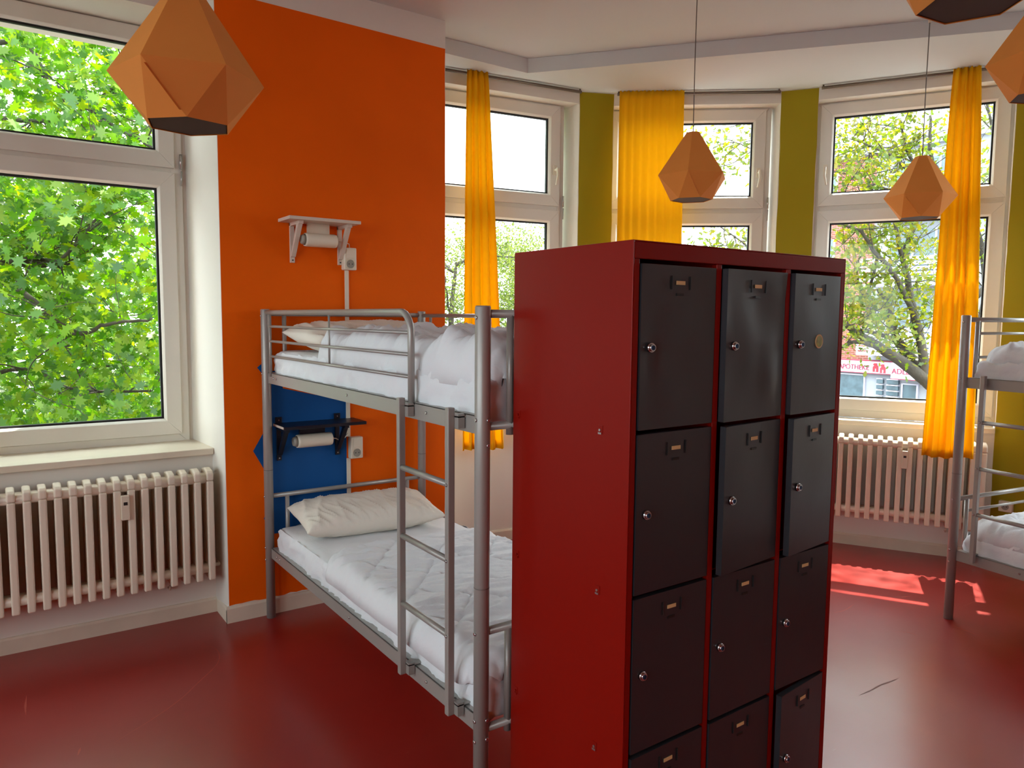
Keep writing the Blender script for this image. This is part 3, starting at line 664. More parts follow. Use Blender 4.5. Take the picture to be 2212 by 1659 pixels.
# ------------------------------------------------------------------ bedding
def soft_box(m, a, b, r, wr, seed, res=0.022, sidewr=0.0):
    """rounded box with small folds in the cloth"""
    a, b = np.array(a, float), np.array(b, float); c = (a+b)/2; h = (b-a)/2
    for ax in range(3):
        for sg in (-1, 1):
            i, j = [(1, 2), (2, 0), (0, 1)][ax]
            ni, nj = max(3, int(2*h[i]/res)), max(3, int(2*h[j]/res)); G = np.zeros((ni+1, nj+1, 3))
            for p in range(ni+1):
                for q in range(nj+1):
                    v = np.zeros(3); v[ax] = sg*h[ax]; v[i] = -h[i]+2*h[i]*p/ni; v[j] = -h[j]+2*h[j]*q/nj
                    core = np.clip(v, -(h-r), (h-r)); dv = v-core; L = np.linalg.norm(dv); n = dv/L if L > 0 else dv
                    w_ = core+n*r; P = w_+c
                    k = noise.noise(Vector((P[0]*7+seed, P[1]*9, P[2]*7)))*.7+abs(noise.noise(Vector((P[0]*5, P[1]*22+seed, P[2]*9))))*.8-.3
                    k2 = 0
                    if ax != 2: k2 = (1-2*abs(noise.noise(Vector((P[1]*11+seed+P[2]*7, P[0]*11, P[2]*26-P[1]*5)))))**3*sidewr
                    G[p, q] = P+n*(k*wr+k2)
            m.grid(G if sg > 0 else G[::-1])
def place(o, loc, rz): o.location = loc; o.rotation_euler = (0, 0, rz); return o
def mattress(label, loc, rz, s, z0, z1, seed):
    m = MB(); a, b = sorted((.035*s, (BL-.035)*s)); soft_box(m, (.028, a, z0), (BW-.028, b, z1), .035, .008, seed, sidewr=.020)
    o = m.build('mattress', 'sheet', weld=True); return tag(place(o, loc, rz), label, 'mattress', 'white mattresses on the bunk beds')
def ridge(x, y, sx, sy, seed):
    n = noise.noise(Vector((x*sx, y*sy, seed))); return (1-abs(n)*2)**2 if abs(n) < .5 else 0
def duvet(label, loc, rz, s, x0, x1, y0, y1, zb, th, seed, rough=1.0, quilt=True, lump=0.0, drop=0.03, rc=.12, res=.0095):
    nx, ny = int((x1-x0)/res), int((y1-y0)/res); G = np.zeros((ny+1, nx+1, 3))
    for i in range(ny+1):
        for j in range(nx+1):
            x = x0+(x1-x0)*j/nx; y = y0+(y1-y0)*i/ny
            # rounded-rectangle distance to edge
            hx, hy = (x1-x0)/2, (y1-y0)/2; dx, dy = abs(x-(x0+hx))-(hx-rc), abs(y-(y0+hy))-(hy-rc)
            d = -(math.hypot(max(dx, 0), max(dy, 0))+min(max(dx, dy), 0)-rc)
            if d < 0:  # pull corner vertices back on to the rounded outline
                sx_, sy_ = (1 if x > x0+hx else -1), (1 if y > y0+hy else -1); L = math.hypot(dx, dy)
                x = x0+hx+sx_*(hx-rc+dx/L*rc); y = y0+hy+sy_*(hy-rc+dy/L*rc); d = 0
            e = min(1, d/.07); prof = math.sqrt(max(0, 1-(1-e)**2))
            X, Y_ = x, y
            wv = noise.noise(Vector((X*2.1, Y_*1.7, seed)))
            z = th*(1+.25*noise.noise(Vector((X*3, Y_*3, seed+5))))
            w2 = noise.noise(Vector((X*1.3+7, Y_*1.1, seed+2)))
            z += rough*(.012*ridge(X*.8+.3*wv, Y_+.30*X+.22*w2, 1.3, 8, seed)+.010*ridge(X*.7, Y_+.12*X+.12*wv, 1.2, 13, seed+3)**2+.008*ridge(X*.8, Y_-.22*X, 1.6, 19, seed+9)**2+.006*ridge(X, Y_+.4*X, 2.0, 17, seed+15)**2)
            z += lump*(noise.noise(Vector((X*3.2, Y_*3.6, seed+20)))+.5*noise.noise(Vector((X*7, Y_*8, seed+21))))
            if quilt:
                for q in (X*.9+Y_*.75, X*.9-Y_*.75):
                    f = abs(((q/.26+.1*wv) % 1)-.5)*.26; z -= .010*math.exp(-(f/.010)**2)
            x_out = max(0, .03-x)
            zz = zb+max(z, .01)*prof-(drop*(1-prof))*(1 if x < .1 else 0)-x_out*.8
            wob = .008*noise.noise(Vector((X*6, Y_*6, seed+30)))*(1-e)
            G[i, j] = (x+wob, (y+wob)*s, zz)
    m = MB(); m.grid(G if s < 0 else G[:, ::-1]); o = m.build('duvet', 'sheet', solid=.006)
    o.modifiers['solid'].offset = -1
    return tag(place(o, loc, rz), label, 'duvet', 'white duvets on the bunk beds')
def pillow(label, loc, rz, sx, sy, th, seed, tilt=(0, 0)):
    n = 90; m = MB()
    for sg in (1, -1):
        G = np.zeros((n+1, n+1, 3))
        for i in range(n+1):
            for j in range(n+1):
                u, v = -1+2*j/n, -1+2*i/n
                pin = 1-.07*(1-abs(u)**2)*abs(v)**4; pin2 = 1-.05*(1-abs(v)**2)*abs(u)**4
                h = (max(0, 1-abs(u)**3.2)**.55)*(max(0, 1-abs(v)**2.6)**.55)
                X, Y_ = u*sx/2*pin2, v*sy/2*pin
                wr = .012*ridge(X, Y_, 12, 3.5, seed)*(abs(u)**1.2+.35)+.011*ridge(X+Y_*.5, Y_, 20, 5, seed+2)**2*(.15+1.1*abs(v-.2))+.012*noise.noise(Vector((X*5, Y_*7, seed+7)))
                G[i, j] = (X, Y_, sg*(th/2*h+(wr*h**.3 if sg > 0 else wr*.3)*min(1, h*3)))
        m.grid(G if sg > 0 else G[:, ::-1])
    o = m.build('pillow', 'pillow', weld=True); o.location = loc; o.rotation_euler = (tilt[0], tilt[1], rz); return tag(o, label, 'pillow', 'white pillows on the left bunk bed')

LB = (LBX, LBY, 0)
mattress('white sheeted mattress on the lower berth beside orange wall', LB, 0, 1, .352, .500, 2)
mattress('white sheeted mattress on the upper berth beside the lockers', LB, 0, 1, 1.286, 1.430, 8)
duvet('thin white quilted duvet spread flat over the lower berth mattress', LB, 0, 1, .0, .86, .03, 1.36, .498, .042, 3, rough=1.0)
pillow('plump white pillow at the head of the lower berth, below blue paint', (LBX+.43, LBY+1.80, .576), math.radians(-5), .74, .42, .165, 4, tilt=(math.radians(5), 0))
duvet('thick crumpled white duvet heaped on the upper berth beside the lockers', LB, 0, 1, .03, .86, .03, 1.50, 1.425, .085, 13, rough=1.9, quilt=False, lump=.055, drop=.03)
pillow('white pillow at the head of the upper berth under the wall shelf', (LBX+.45, LBY+1.75, 1.502), math.radians(2), .78, .50, .16, 6, tilt=(math.radians(6), 0))
RB = (RBP[0], RBP[1], 0)
mattress('white sheeted mattress on the lower berth at the right edge', RB, RBR, -1, .352, .480, 5)
mattress('white sheeted mattress on the upper berth at the right edge', RB, RBR, -1, 1.286, 1.410, 15)
duvet('white duvet lying on the lower berth at the right edge', RB, RBR, -1, .03, .86, .03, 1.5, .478, .07, 23, rough=1.0, drop=.02)
duvet('white duvet folded on the upper berth at the right edge', RB, RBR, -1, .04, .86, .05, .9, 1.408, .06, 27, rough=1.2, quilt=False, lump=.02, drop=.01)

# ------------------------------------------------------------------ wall shelves with tube lamps, sockets
def bracket(m, x, z, top, bot, dep, wd=.024):
    y = OY; 
    m.box((x-wd/2, y-.014, bot), (x+wd/2, y, top+.0)); m.box((x-wd/2, y-dep, top-.020), (x+wd/2, y, top))
    pts = [(x-wd/2, y-.012, bot+.028), (x-wd/2, y-.028, bot+.030), (x-wd/2, y-dep+.012, top-.018), (x-wd/2, y-dep+.045, top-.018)]
    m.extr(pts, (wd, 0, 0))
def wall_shelf(label, x0, x1, zt, dep, bx, bot, mt, tlab, zt_lamp, lampx, tabs=0, edge=None):
    t = thing('wall_shelf', label, 'shelf', ((x0+x1)/2, OY, zt), 0, 'small bracket shelves on orange wall')
    off = Vector(((x0+x1)/2, OY, zt))
    def fin(mb): mb.v = [(v[0]-off.x, v[1]-off.y, v[2]-off.z) for v in mb.v]; return mb
    m = MB(); m.box((x0, OY-dep, zt-.017), (x1, OY-.001, zt)); fin(m).build('board', mt, t, bevel=.002)
    for x in bx:
        m = MB(); bracket(m, x, zt, zt-.014+tabs, bot, dep-.03) if not tabs else bracket(m, x, zt, zt-.014, bot, dep-.03)
        if tabs: m.box((x-.017, OY-.012, zt), (x+.017, OY, zt+tabs))
        b = fin(m).build('bracket', mt, t, bevel=.0015)
        k = MB(); 
        k.tube([(x, OY-.017, bot+.013), (x, OY-.012, bot+.013)], .0038, 10)
        if tabs: k.tube([(x, OY-.015, zt+tabs*.5), (x, OY-.010, zt+tabs*.5)], .0038, 10)
        fin(k).build('screw', 'dark' if mt == 'shelfwhite' else 'bolt', b)
    if edge:
        m = MB(); m.box((x0-.0015, OY-dep+.01, zt-.013), (x0-.0005, OY-.01, zt-.001)); fin(m).build('bare_edge', 'shelfwhite', t)
    L = thing('tube_lamp', tlab, 'lamp', (lampx[0], OY-.085, zt_lamp), 0, 'tube reading lamps under shelves')
    ln = lampx[1]-lampx[0]
    m = MB(); m.tube([(.008, 0, 0), (.02, 0, 0), (ln-.01, 0, 0), (ln, 0, 0)], [.034, .036, .036, .033], 28); m.build('diffuser', 'socket', L)
    m = MB(); m.tube([(-.012, 0, 0), (.008, 0, 0)], [.022, .030], 24); m.build('end_cap', 'socketin', L); m = MB(); m.tube([(ln, 0, 0), (ln+.012, 0, 0)], [.012, .008], 16); m.build('end_cap', 'socketin', L)
    m = MB(); m.box((.03, .012, .026), (ln-.03, .030, zt-.0175-zt_lamp)); m.build('mount_batten', 'socket' if not tabs else 'shelfblack', L)
    return L
L1 = wall_shelf('small white painted shelf high on orange wall', 1.281, 1.668, 2.118, .185, (1.352, 1.618), 1.893, 'shelfwhite', 'white tube reading lamp under the white wall shelf', 2.012, (1.385, 1.565))
L2 = wall_shelf('small dark navy shelf low on the blue painted patch', 1.235, 1.690, 1.040, .185, (1.262, 1.590), .838, 'shelfblack', 'white tube reading lamp under the dark wall shelf', .945, (1.325, 1.525), tabs=.032, edge=True)
m = MB(); m.tube([(.192, 0, 0), (.235, .03, .005), (.262, .06, .004), (.285, .07, -.002), (.287, .068, -.035)], .0025, 8); m.build('lamp_cable', 'socket', L1)
m = MB(); m.tube([(.212, 0, 0), (.235, .02, -.006), (.265, .045, -.022), (.300, .055, -.012), (.325, .065, .006)], .003, 8); m.build('lamp_cable', 'socket', L2)
def socket(label, x, z, y=OY, rz=0, double=True, wd=.072):
    t = thing('power_socket', label, 'socket', (x, y, z), rz, 'switch and socket boxes on orange wall' if double else None)
    h = .122 if double else .07
    m = MB(); m.box((-wd/2, -.048 if double else -.04, -h/2), (wd/2, -.0005, h/2)); m.build('housing', 'socket', t, bevel=.006, seg=3)
    f = -.048 if double else -.04; zc = -h/2+.033 if double else 0
    if double:
        m = MB(); m.box((-.024, f-.003, .004), (.026, f, .052)); m.build('rocker_switch', 'socket', t, bevel=.002)
    m = MB(); m.tube([(0, f-.0012, zc), (0, f, zc)], .023, 28); w_ = m.build('socket_well', 'socketin', t)
    m = MB(); 
    for sx in (-.0095, .0095): m.tube([(sx, f-.002, zc), (sx, f-.001, zc)], .003, 10)
    m.build('pin_hole', 'dark', w_)
    m = MB(); m.tube([(-.003 + .026*math.cos(a), f-.002, zc+.026*math.sin(a)) for a in np.linspace(0, 2*pi, 28, endpoint=False)], .0018, 6, closed=True); m.build('socket_rim', 'socket', t)
    return t
socket('white switch and socket box beside the white shelf', 1.664, 1.927)
socket('white switch and socket box beside the dark navy shelf', 1.692, .872)
m = MB(); m.box((1.645, OY-.014, .09), (1.667, OY-.004, .81)); m.box((1.645, OY-.014, .934), (1.667, OY-.004, 1.866)); m.v = [(x, y+.0005, z) for x, y, z in m.v]
tag(m.build('cable_trunking', 'socket', bevel=.001), 'thin white cable trunking running down the orange wall between two sockets', 'cable duct')
g3 = Wall(C1, D0)
def wsock(label, W_, a, z):
    q = W_.p(a, -.0025); t = thing('power_socket', label, 'socket', (q[0], q[1], z), math.atan2(-W_.n[0], W_.n[1]))
    m = MB(); m.box((-.04, -.035, -.036), (.04, 0, .036)); m.build('housing', 'socket', t, bevel=.006, seg=3)
    m = MB(); m.tube([(0, -.0365, 0), (0, -.035, 0)], .022, 28); w_ = m.build('socket_well', 'socketin', t)
    m = MB()
    for sx in (-.0095, .0095): m.tube([(sx, -.038, 0), (sx, -.036, 0)], .003, 10)
    m.build('pin_hole', 'dark', w_)
wsock('small white socket low on the green pier behind the right bunk bed', g3, .10, .40)

# ------------------------------------------------------------------ outside: leaves
def leaf_cloud(name, pos, nrm, size, shape, material, parent, fold=.15, seed=0):
    """many leaves as one crown mesh"""
    r = np.random.default_rng(seed); N = len(pos); S = np.array(shape); k = len(S)
    n = nrm/np.linalg.norm(nrm, axis=1, keepdims=True); a = r.normal(size=(N, 3)); u = np.cross(n, a); u /= np.linalg.norm(u, axis=1, keepdims=True); v = np.cross(n, u)
    V = pos[:, None, :]+size[:, None, None]*(S[None, :, 0, None]*u[:, None, :]+S[None, :, 1, None]*v[:, None, :]-fold*(np.abs(S[None, :, 0, None])*n[:, None, :]))
    me = bpy.data.meshes.new(name); me.vertices.add(N*k); me.vertices.foreach_set('co', V.reshape(-1).astype(np.float32))
    me.loops.add(N*k); me.loops.foreach_set('vertex_index', np.arange(N*k, dtype=np.int32)); me.polygons.add(N)
    me.polygons.foreach_set('loop_start', np.arange(0, N*k, k, dtype=np.int32)); me.polygons.foreach_set('loop_total', np.full(N, k, dtype=np.int32))
    me.materials.append(M_[material]); me.update(calc_edges=True); me.validate()
    o = bpy.data.objects.new(name, me); COL.objects.link(o); o.parent = parent; return o
maple = [(0, -.55), (.07, -.12), (.34, -.22), (.27, -.05), (.52, .08), (.30, .14), (.34, .34), (.13, .26), (0, .55), (-.13, .26), (-.34, .34), (-.30, .14), (-.52, .08), (-.27, -.05), (-.34, -.22), (-.07, -.12)]
oakl = [(0, -.5), (.2, -.25), (.14, -.1), (.3, .08), (.16, .2), (0, .5), (-.16, .2), (-.3, .08), (-.14, -.1), (-.2, -.25)]
small = [(0, -.5), (.28, 0), (0, .5), (-.28, 0)]
def clumps(n, lo, hi, nclump, spread, seed, accept=None):
    r = np.random.default_rng(seed); lo, hi = np.array(lo), np.array(hi)
    c = lo+(hi-lo)*r.random((nclump, 3))
    if accept is not None: c = c[[accept(p) for p in c]]
    idx = r.integers(0, len(c), n); p = c[idx]+r.normal(size=(n, 3))*np.array(spread)
    return p, c
def limb(m, pts, r0, r1, wob=.0, seed=0, n=8):
    """smooth tapering branch through points"""
    P = [np.array(p, float) for p in pts]; out = []
    r = random.Random(seed)
    for i in range(len(P)-1):
        p0 = P[max(i-1, 0)]; p1 = P[i]; p2 = P[i+1]; p3 = P[min(i+2, len(P)-1)]
        for t in np.linspace(0, 1, 6, endpoint=False):
            out.append(.5*((2*p1)+(-p0+p2)*t+(2*p0-5*p1+4*p2-p3)*t*t+(-p0+3*p1-3*p2+p3)*t**3))
    out.append(P[-1]); k = len(out)
    out = [o+np.array([r.uniform(-wob, wob) for _ in range(3)]) for o in out]
    m.tube(out, [r0+(r1-r0)*i/(k-1) for i in range(k)], n); return out
def twigs(m, path, count, length, r0, seed, out, depth=2, upb=.3):
    r = random.Random(seed)
    for _ in range(count):
        i = r.randrange(int(len(path)*.2), len(path)); p = np.array(path[i]); d = np.array([r.uniform(-1, 1), r.uniform(-1, 1), r.uniform(-.6, 1)+upb*.5]); d /= np.linalg.norm(d)
        q = [p]; 
        for s_ in range(3): d = d+np.array([r.uniform(-.4, .4) for _ in range(3)]); d /= np.linalg.norm(d); q.append(q[-1]+d*length/3)
        pts = limb(m, q, r0, r0*.3, 0, r.random(), 5); out += pts[4:]
        if depth > 1: twigs(m, pts, 3, length*.55, r0*.5, r.random(), out, depth-1, upb)

# maple outside the left window
tm = thing('maple_tree', 'large bright green maple filling the left window', 'tree', (-1.5, 8.4, -4.6))
def fin(mb, o): mb.v = [(v[0]-o[0], v[1]-o[1], v[2]-o[2]) for v in mb.v]; return mb
o_ = (-1.5, 8.4, -4.6); m = MB(); tips = []
P = limb(m, [(-1.5, 8.4, -4.6), (-1.5, 8.5, -1), (-1.7, 8.5, 2), (-1.4, 8.8, 6), (-1.2, 9, 9)], .22, .06, .02, 1, 12)
for i, q in enumerate([[(-1.55, 8.5, 1.0), (-.8, 8.0, 1.9), at(60, 560, 8.0), at(130, 560, 7.8), at(210, 470, 7.7)], [at(-40, 590, 7.9), at(60, 640, 7.6), at(160, 720, 7.4), at(230, 700, 7.3), at(330, 690, 7.2)],
                       [(-1.6, 8.5, 2.6), at(0, 90, 7.8), at(110, 180, 7.6), at(210, 250, 7.5), at(330, 320, 7.3)], [at(-20, 250, 8.6), at(120, 260, 8.4), at(240, 190, 8.2), at(300, 60, 8)],
                       [at(-40, 560, 8.0), at(90, 572, 8.1), at(150, 570, 8.2)], [(-1.55, 8.5, .4), at(20, 800, 8.2), at(150, 840, 8), at(330, 845, 7.8)], [(-1.5, 8.5, 3.5), (.5, 9, 5), (2, 9.5, 6)]]):
    pt = limb(m, q, [.045, .035, .035, .03, .05, .03, .05][i], .012, .01, i, 8); twigs(m, pt, 7, .9, .010, i*3+1, tips, 2)
fin(m, o_).build('trunk', 'bark', tm)
tips = np.array(tips); r_ = np.random.default_rng(5)
p1 = tips[r_.integers(0, len(tips), 2500)]+r_.normal(size=(2500, 3))*.18
def keep(p): return noise.noise(Vector((p[0]*.8, p[1]*.8, p[2]*.8+4))) > (-.4 if p[2] < 3.2 else -.2)
p2, _ = clumps(34000, (-3.6, 7.4, -2.2), (2.9, 13.5, 7.5), 1500, (.28, .28, .20), 6, keep)
pos = np.vstack([p1, p2]); pos = pos[pos[:, 1] > 6.7]; nn = r_.normal(size=pos.shape)*.75+np.array([.1, -.55, .75]); sz = r_.uniform(.09, .17, len(pos))
leaf_cloud('crown', pos-np.array(o_), nn, sz, maple, 'maple', tm, seed=1)

# second green tree further behind the maple
o_ = (1.5, 19, -4.6); tb = thing('broadleaf_tree', 'dense green tree behind the maple outside the left window', 'tree', o_)
m = MB(); limb(m, [(1.5, 19, -4.6), (1.4, 19, 0), (1.5, 19, 4)], .3, .1, .02, 2, 10); fin(m, o_).build('trunk', 'bark', tb)
pos, _ = clumps(26000, (-4.5, 16.5, -4), (4.0, 21, 9.0), 900, (.45, .45, .35), 8, lambda p: p[2] < 8.2-.25*(p[0]+1)**2+.8*math.sin(p[0]*1.3)); nn = r_.normal(size=pos.shape)*.7+np.array([.1, -.5, .8])
leaf_cloud('crown', pos-np.array(o_), nn, r_.uniform(.16, .28, len(pos)), small, 'maple', tb, seed=2)

# pale spring trees seen through the left bay window
def wide_tree(label, px, dep, ztop, halfw, n, seed, material='lime', ls=(.07, .12), hgt=6, base=-4.6):
    c = at(px, 700, dep); o_ = (c[0], c[1], base); t = thing('spring_tree', label, 'tree', o_, 0, 'pale spring trees behind the bay'); m = MB(); tips = []
    tr = limb(m, [o_, (c[0]+.1, c[1], base+3), (c[0]-.1, c[1]+.1, ztop-2.5), (c[0], c[1], ztop-.6)], .18, .03, .02, seed, 10)
    r = random.Random(seed)
    for i in range(16):
        k = r.randrange(len(tr)//3, len(tr)); b = np.array(tr[k]); an = r.uniform(0, 2*pi); L = r.uniform(.5, 1)*halfw
        e = b+np.array([math.cos(an)*L, math.sin(an)*L, r.uniform(.2, 1.0)*min(1.5, ztop-b[2])]); pt = limb(m, [b, (b+e)/2+np.array([0, 0, .1]), e], .035, .008, .03, i, 6); twigs(m, pt, 6, .9, .008, i+seed, tips, 2)
    fin(m, o_).build('trunk', 'bark', t); tips = np.array(tips); g = np.random.default_rng(seed)
    tips = tips[tips[:, 2] < ztop+.5]
    pos = tips[g.integers(0, len(tips), n)]+g.normal(size=(n, 3))*np.array([.30, .30, .25])
    nn = g.normal(size=pos.shape)+np.array([0, 0, .6]); leaf_cloud('crown', pos-np.array(o_), nn, g.uniform(ls[0], ls[1], n), small, material, t, seed=seed); return t
wide_tree('pale small-leaved tree low behind the left bay window, left part', 985, 17, 3.4, 2.6, 20000, 31, ls=(.05, .09))
wide_tree('pale small-leaved tree low behind the left bay window, right part', 1150, 25, 3.75, 2.8, 22000, 37, ls=(.06, .11))
wide_tree('yellowish spring tree low behind the middle bay window', 1450, 20, 2.9, 2.2, 12000, 41, 'oak')

# big spreading tree outside the right bay window, limbs coming from lower right
base = at(2330, 1500, 9.4); o_ = (base[0], base[1], -4.6); tc_ = thing('spreading_tree', 'large yellow-green tree with thick bare limbs outside the right bay window', 'tree', o_)
m = MB(); tips = []
X = lambda pts, dep: [at(p[0], p[1], dep+(p[2] if len(p) > 2 else 0)) for p in pts]
trunk = limb(m, [(base[0], base[1], -4.6)]+X([(2320, 1150), (2230, 980), (2120, 880), (2010, 830)], 9.4), .24, .10, .01, 5, 12)
defs = [([(2010, 830), (1960, 790), (1900, 750), (1860, 725), (1825, 700)], .085, .035), ([(2030, 850), (1975, 780), (1940, 735), (1925, 690), (1915, 650), (1895, 625)], .075, .02),
        ([(1900, 752), (1850, 738), (1812, 750), (1770, 745)], .03, .012), ([(2000, 830), (1990, 740), (1970, 660), (1960, 600), (1945, 540), (1930, 470)], .065, .018),
        ([(1960, 790), (1930, 735), (1850, 710), (1815, 690), (1780, 650)], .035, .012), ([(1975, 680), (1930, 590), (1890, 545), (1860, 500), (1815, 480), (1760, 420)], .035, .01),
        ([(1950, 560), (1975, 480), (2000, 400), (1960, 330), (1945, 260)], .04, .012), ([(2060, 850), (2120, 700), (2125, 560), (2080, 430), (2015, 350), (2010, 250)], .06, .018),
        ([(2000, 400), (1930, 340), (1890, 320), (1840, 300)], .022, .008), ([(1895, 555), (1870, 640), (1850, 590), (1862, 540)], .02, .008),
        ([(1930, 470), (1890, 420), (1868, 380), (1880, 320), (1872, 270)], .022, .007), ([(1940, 420), (1880, 400), (1840, 440), (1800, 430)], .014, .006),
        ([(1815, 480), (1720, 380), (1640, 330), (1570, 300)], .016, .005), ([(1760, 420), (1680, 330), (1620, 250), (1580, 180)], .014, .005), ([(1815, 690), (1700, 600), (1600, 520), (1540, 480)], .018, .006),
        ([(2125, 560), (2150, 400), (2140, 260), (2100, 120)], .03, .01), ([(2110, 640), (2180, 560), (2230, 480)], .04, .02)]
for i, (q, r0, r1) in enumerate(defs):
    pt = limb(m, X(q, 9.2+.25*math.sin(i*2.1)), r0, r1, .006, i, 8); twigs(m, pt, 8 if i not in (0, 3) else 5, .75, .008, i+50, tips, 2)
fin(m, o_).build('trunk', 'bark', tc_); tips = np.array(tips); g = np.random.default_rng(77)
nL = 9000; cid = g.random(len(tips)) < .6; tp = tips[cid]
pos = tp[g.integers(0, len(tp), nL)]+g.normal(size=(nL, 3))*.11; nn = g.normal(size=pos.shape)+np.array([-.3, -.2, .7])
cs = np.array([5.25, 2.75, 1.6])+np.array(SUNV)*8.5; sp_ = g.normal(size=(60, 3))*np.array([1.0, 1.3, .8])+cs  # unseen leaf clumps added along the sun path to dapple the floor
dapple = sp_[g.integers(0, 60, 3600)]+g.normal(size=(3600, 3))*.24; pos = np.vstack([pos, dapple]); nn = np.vstack([nn, g.normal(size=dapple.shape)+np.array([0, 0, .8])]); nL = len(pos)
leaf_cloud('crown', pos-np.array(o_), nn, g.uniform(.055, .10, nL), oakl, 'oak', tc_, seed=9)

# street, building with pharmacy front, parked car
m = MB(); m.box((-60, -40, -4.9), (90, 90, -4.6)); tag(m.build('ground_street', 'asphalt'), kind='structure')
# facade line: from left (far) to right (near)
f0 = at(1700, 690, 35.5); f1 = at(2080, 690, 29.0); fd = (f1-f0)[:2]; FL = np.linalg.norm(fd); fd = fd/FL; FA = math.atan2(fd[1], fd[0])
bl = thing('apartment_building', 'red brick apartment building with pale balconies above a pharmacy, beyond the tree', 'building', (f0[0], f0[1], -4.6), FA)
def fz(y, x): # facade coords of a photo pixel
    d = at(x, y, 1)-np.array([0, 0, CH]); n = np.array([-fd[1], fd[0]]); k = ((f0[:2])@n)/(d[:2]@n); P = np.array([0, 0, CH])+d*k
    return float((P[:2]-f0[:2])@fd), float(P[2]+4.6)
sgn = 1 if (np.array([-fd[1], fd[0]])@f0[:2]) > 0 else -1
D_ = 8*sgn
def fb(m, a0, a1, z0, z1, y0, y1, mi=0): a, b = sorted((y0*sgn, y1*sgn)); m.box((a0, a, z0), (a1, b, z1), mi)
aS, zS1 = fz(776, 1816); _, zS0 = fz(800, 1816); aM, _ = fz(790, 1925); aR, _ = fz(800, 2003); aB, _ = fz(760, 1877)
m = MB(); fb(m, 0.2, FL+8, 0, 13.2, 0, 8); m.build('wall', 'brick', bl)
m = MB(); fb(m, aB, FL+8, zS1+.05, 13.2, -.05, 0.02); m.build('render_panel', 'render', bl)
m = MB(); fb(m, 0, FL+8.2, 13.2, 13.6, -.3, 8.2); m.build('roof', 'render', bl)
for k, z in enumerate((zS1+.3, zS1+3.1, zS1+5.9)):
    for a in (aB+.2, aB+6.2):
        b = MB(); fb(b, a, a+4.2, z, z+.12, -1.3, 0)
        for q in range(5): fb(b, a, a+4.2, z+.2+q*.2, z+.34+q*.2, -1.34, -1.3)
        for q in (a+.03, a+2.1, a+4.13): fb(b, q-.03, q+.03, z, z+1.15, -1.31, -1.27)
        b.build('balcony', 'signwhite', bl)
        b = MB(); fb(b, a+.5, a+3.4, z+.3, z+2.3, -.08, -.05); wv = b.build('window', 'shopglass', bl)
        b = MB()
        for q in (a+.5, a+1.5, a+2.4, a+3.4): fb(b, q-.04, q+.04, z+.3, z+2.3, -.11, -.05)
        b.build('window_bars', 'signwhite', wv)
    for a in (.9,):
        b = MB(); fb(b, a, a+1.4, z+.7, z+2.2, -.04, -.01); wv = b.build('window', 'shopglass', bl)
        b = MB(); 
        for q in (a, a+.7, a+1.4): fb(b, q-.04, q+.04, z+.7, z+2.2, -.07, -.01)
        fb(b, a, a+1.4, z+.66, z+.72, -.07, -.01); b.build('window_bars', 'signwhite', wv)
# shop front
m = MB(); fb(m, aS-3, aR+3, 0, zS0-.02, -.04, 0.0); m.build('shop_wall', 'render', bl)
def win(a0, a1, z0, z1, nm='shop_window', mt='shopglass'):
    b = MB(); fb(b, a0, a1, z0, z1, -.07, -.04); o = b.build(nm, mt, bl)
    b = MB()
    for q in (a0, a1): fb(b, q-.03, q+.03, z0, z1, -.11, -.04)
    fb(b, a0, a1, z1-.05, z1, -.11, -.04); fb(b, a0, a1, z0, z0+.06, -.11, -.04); b.build('window_bars', 'signwhite', o); return o
a1_, zlo = fz(858, 1868); a2_, _ = fz(820, 1898); a3_, _ = fz(820, 1914); a4_, _ = fz(820, 1945); a5_, _ = fz(820, 1952); a6_, _ = fz(820, 1985)
zlo = .7
win(aS-.3, a1_, zlo, zS0-.1); 
for a, b_ in ((a2_, a3_-.05), (a3_+.12, a4_)):
    b = MB()
    for q in range(10): fb(b, a, b_, zS0-.42-q*.24, zS0-.27-q*.24, -.16, -.04)
    sp = b.build('display_shelves', 'shopglass', bl)
    b = MB()
    for q in range(10): fb(b, a, b_, zS0-.25-q*.24, zS0-.21-q*.24, -.18, -.04)
    b.build('shelf_edge', 'signwhite', sp)
win(a5_, a6_, .2, zS0-.35, 'shop_door')
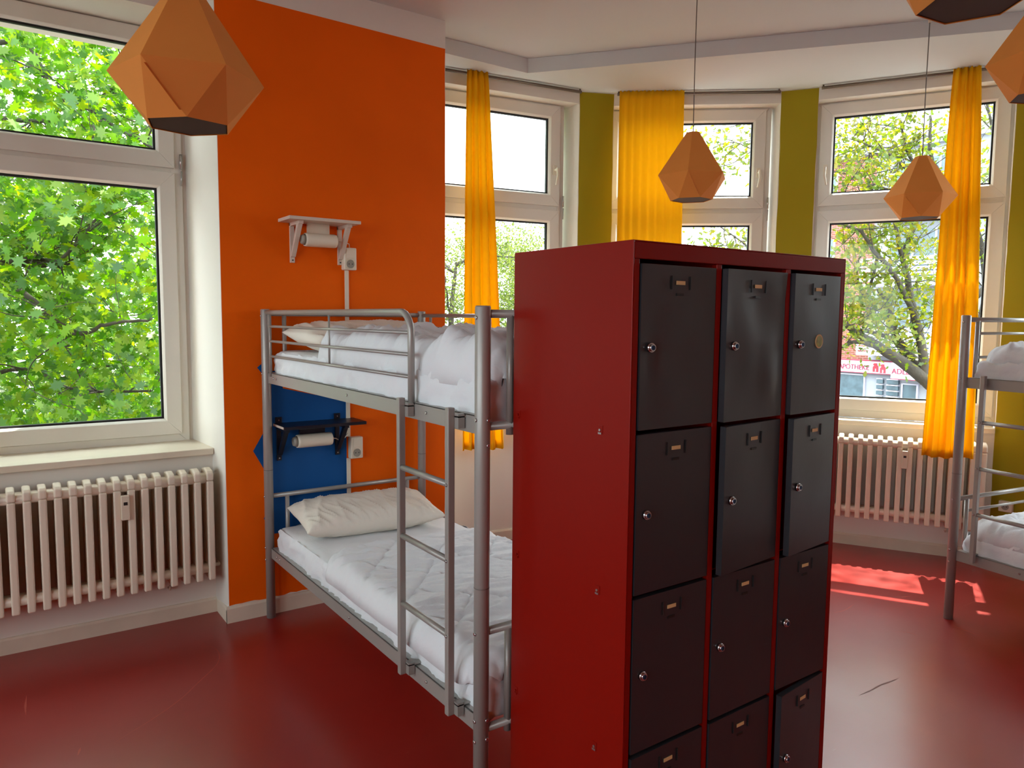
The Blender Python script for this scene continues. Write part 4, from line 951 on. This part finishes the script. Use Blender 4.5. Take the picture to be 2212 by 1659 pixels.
# pharmacy fascia with lettering
sg_ = thing('shop_sign', 'white pharmacy fascia with dark red lettering across the street', 'sign', (f0[0], f0[1], -4.6), FA)
m = MB(); fb(m, aS-1.2, aM+.5, zS0, zS1, -.35, -.05); m.build('fascia', 'signwhite', sg_)
m = MB(); fb(m, aM+.5, aR+1.2, zS0-.12, zS1+.02, -.9, -.05); ob = m.build('projecting_fascia', 'signwhite', sg_)
m = MB(); fb(m, aS-1.2, aM+.5, zS0-.03, zS0, -.36, -.05); fb(m, aS-1.2, aM+.5, zS1, zS1+.04, -.36, -.05); fb(m, aM+.5, aR+1.2, zS0-.15, zS0-.12, -.91, -.05); m.build('fascia_trim', 'signred', sg_)
def text(body, a, z, size, mt, parent, y, name='lettering'):
    cu = bpy.data.curves.new(name, 'FONT'); cu.body = body; cu.size = size; cu.extrude = .01
    o = bpy.data.objects.new(name, cu); COL.objects.link(o); cu.materials.append(M_[mt]); o.parent = parent
    bpy.context.view_layer.update()
    me = bpy.data.meshes.new_from_object(o); bpy.data.objects.remove(o); o = bpy.data.objects.new(name, me); COL.objects.link(o); o.parent = parent
    o.location = (a, y*sgn, z); o.rotation_euler = (pi/2, 0, 0) if sgn > 0 else (pi/2, 0, pi); return o
hS = zS1-zS0; aT, _ = fz(790, 1819); aT2, _ = fz(790, 1888)
tx = text('A', aT, zS0+hS*.24, hS*.80, 'signred', sg_, -.37); tx2 = text('POTHEKE', aT+hS*.50, zS0+hS*.24, hS*.62, 'signred', sg_, -.37)
w0 = max(v.co.x for v in tx2.data.vertices); tx2.scale.x = (aT2-aT-hS*.52)/w0
tx3 = text('ADLER', fz(800, 1952)[0], zS0+hS*.15, hS*.62, 'signred', sg_, -.92); tx3.data and None
def emblem(a, y):
    # angular gothic A with a small foot serif
    w_, h = hS*.55, hS*.74; z = zS0+hS*.12; b = MB()
    outer = [(0, 0), (.22, 0), (.22, .38), (.40, .38), (.40, .10), (.30, 0), (.62, 0), (.62, .62), (.46, .80), (.46, 1), (.16, 1), (0, .84), (.16, .72), (.0, .58)]
    b.extr([(a+x*w_*1.4, y*sgn, z+q*h) for x, q in outer], (0, .02*sgn, 0)); return b.build('pharmacy_emblem', 'markred', sg_)
emblem(fz(790, 1896)[0], -.38); emblem(fz(800, 1927)[0], -.93)

# parked car on the street below the left window
cc = at(300, 960, 21); car = thing('car', 'dark grey car parked in the street below the maple', 'car', (cc[0], cc[1], -4.6), .2)
m = MB(); prof = [(-2.1, .35), (2.1, .35), (2.15, .75), (1.9, .95), (1.1, 1.0), (.5, 1.45), (-1.1, 1.48), (-1.9, 1.0), (-2.15, .9)]
m.extr([(x, -.85, z) for x, z in prof], (0, 1.7, 0)); m.build('body', 'carpaint', car, bevel=.06)
m = MB(); m.extr([(x, -.87, z) for x, z in [(-1.55, 1.02), (.95, 1.02), (.45, 1.38), (-1.05, 1.40)]], (0, 1.74, 0)); m.build('side_windows', 'shopglass', car)
for x in (-1.35, 1.35):
    for y in (-.86, .70): m = MB(); m.tube([(x, y, .33), (x, y+.18, .33)], .33, 20); m.build('wheel', 'dark', car)
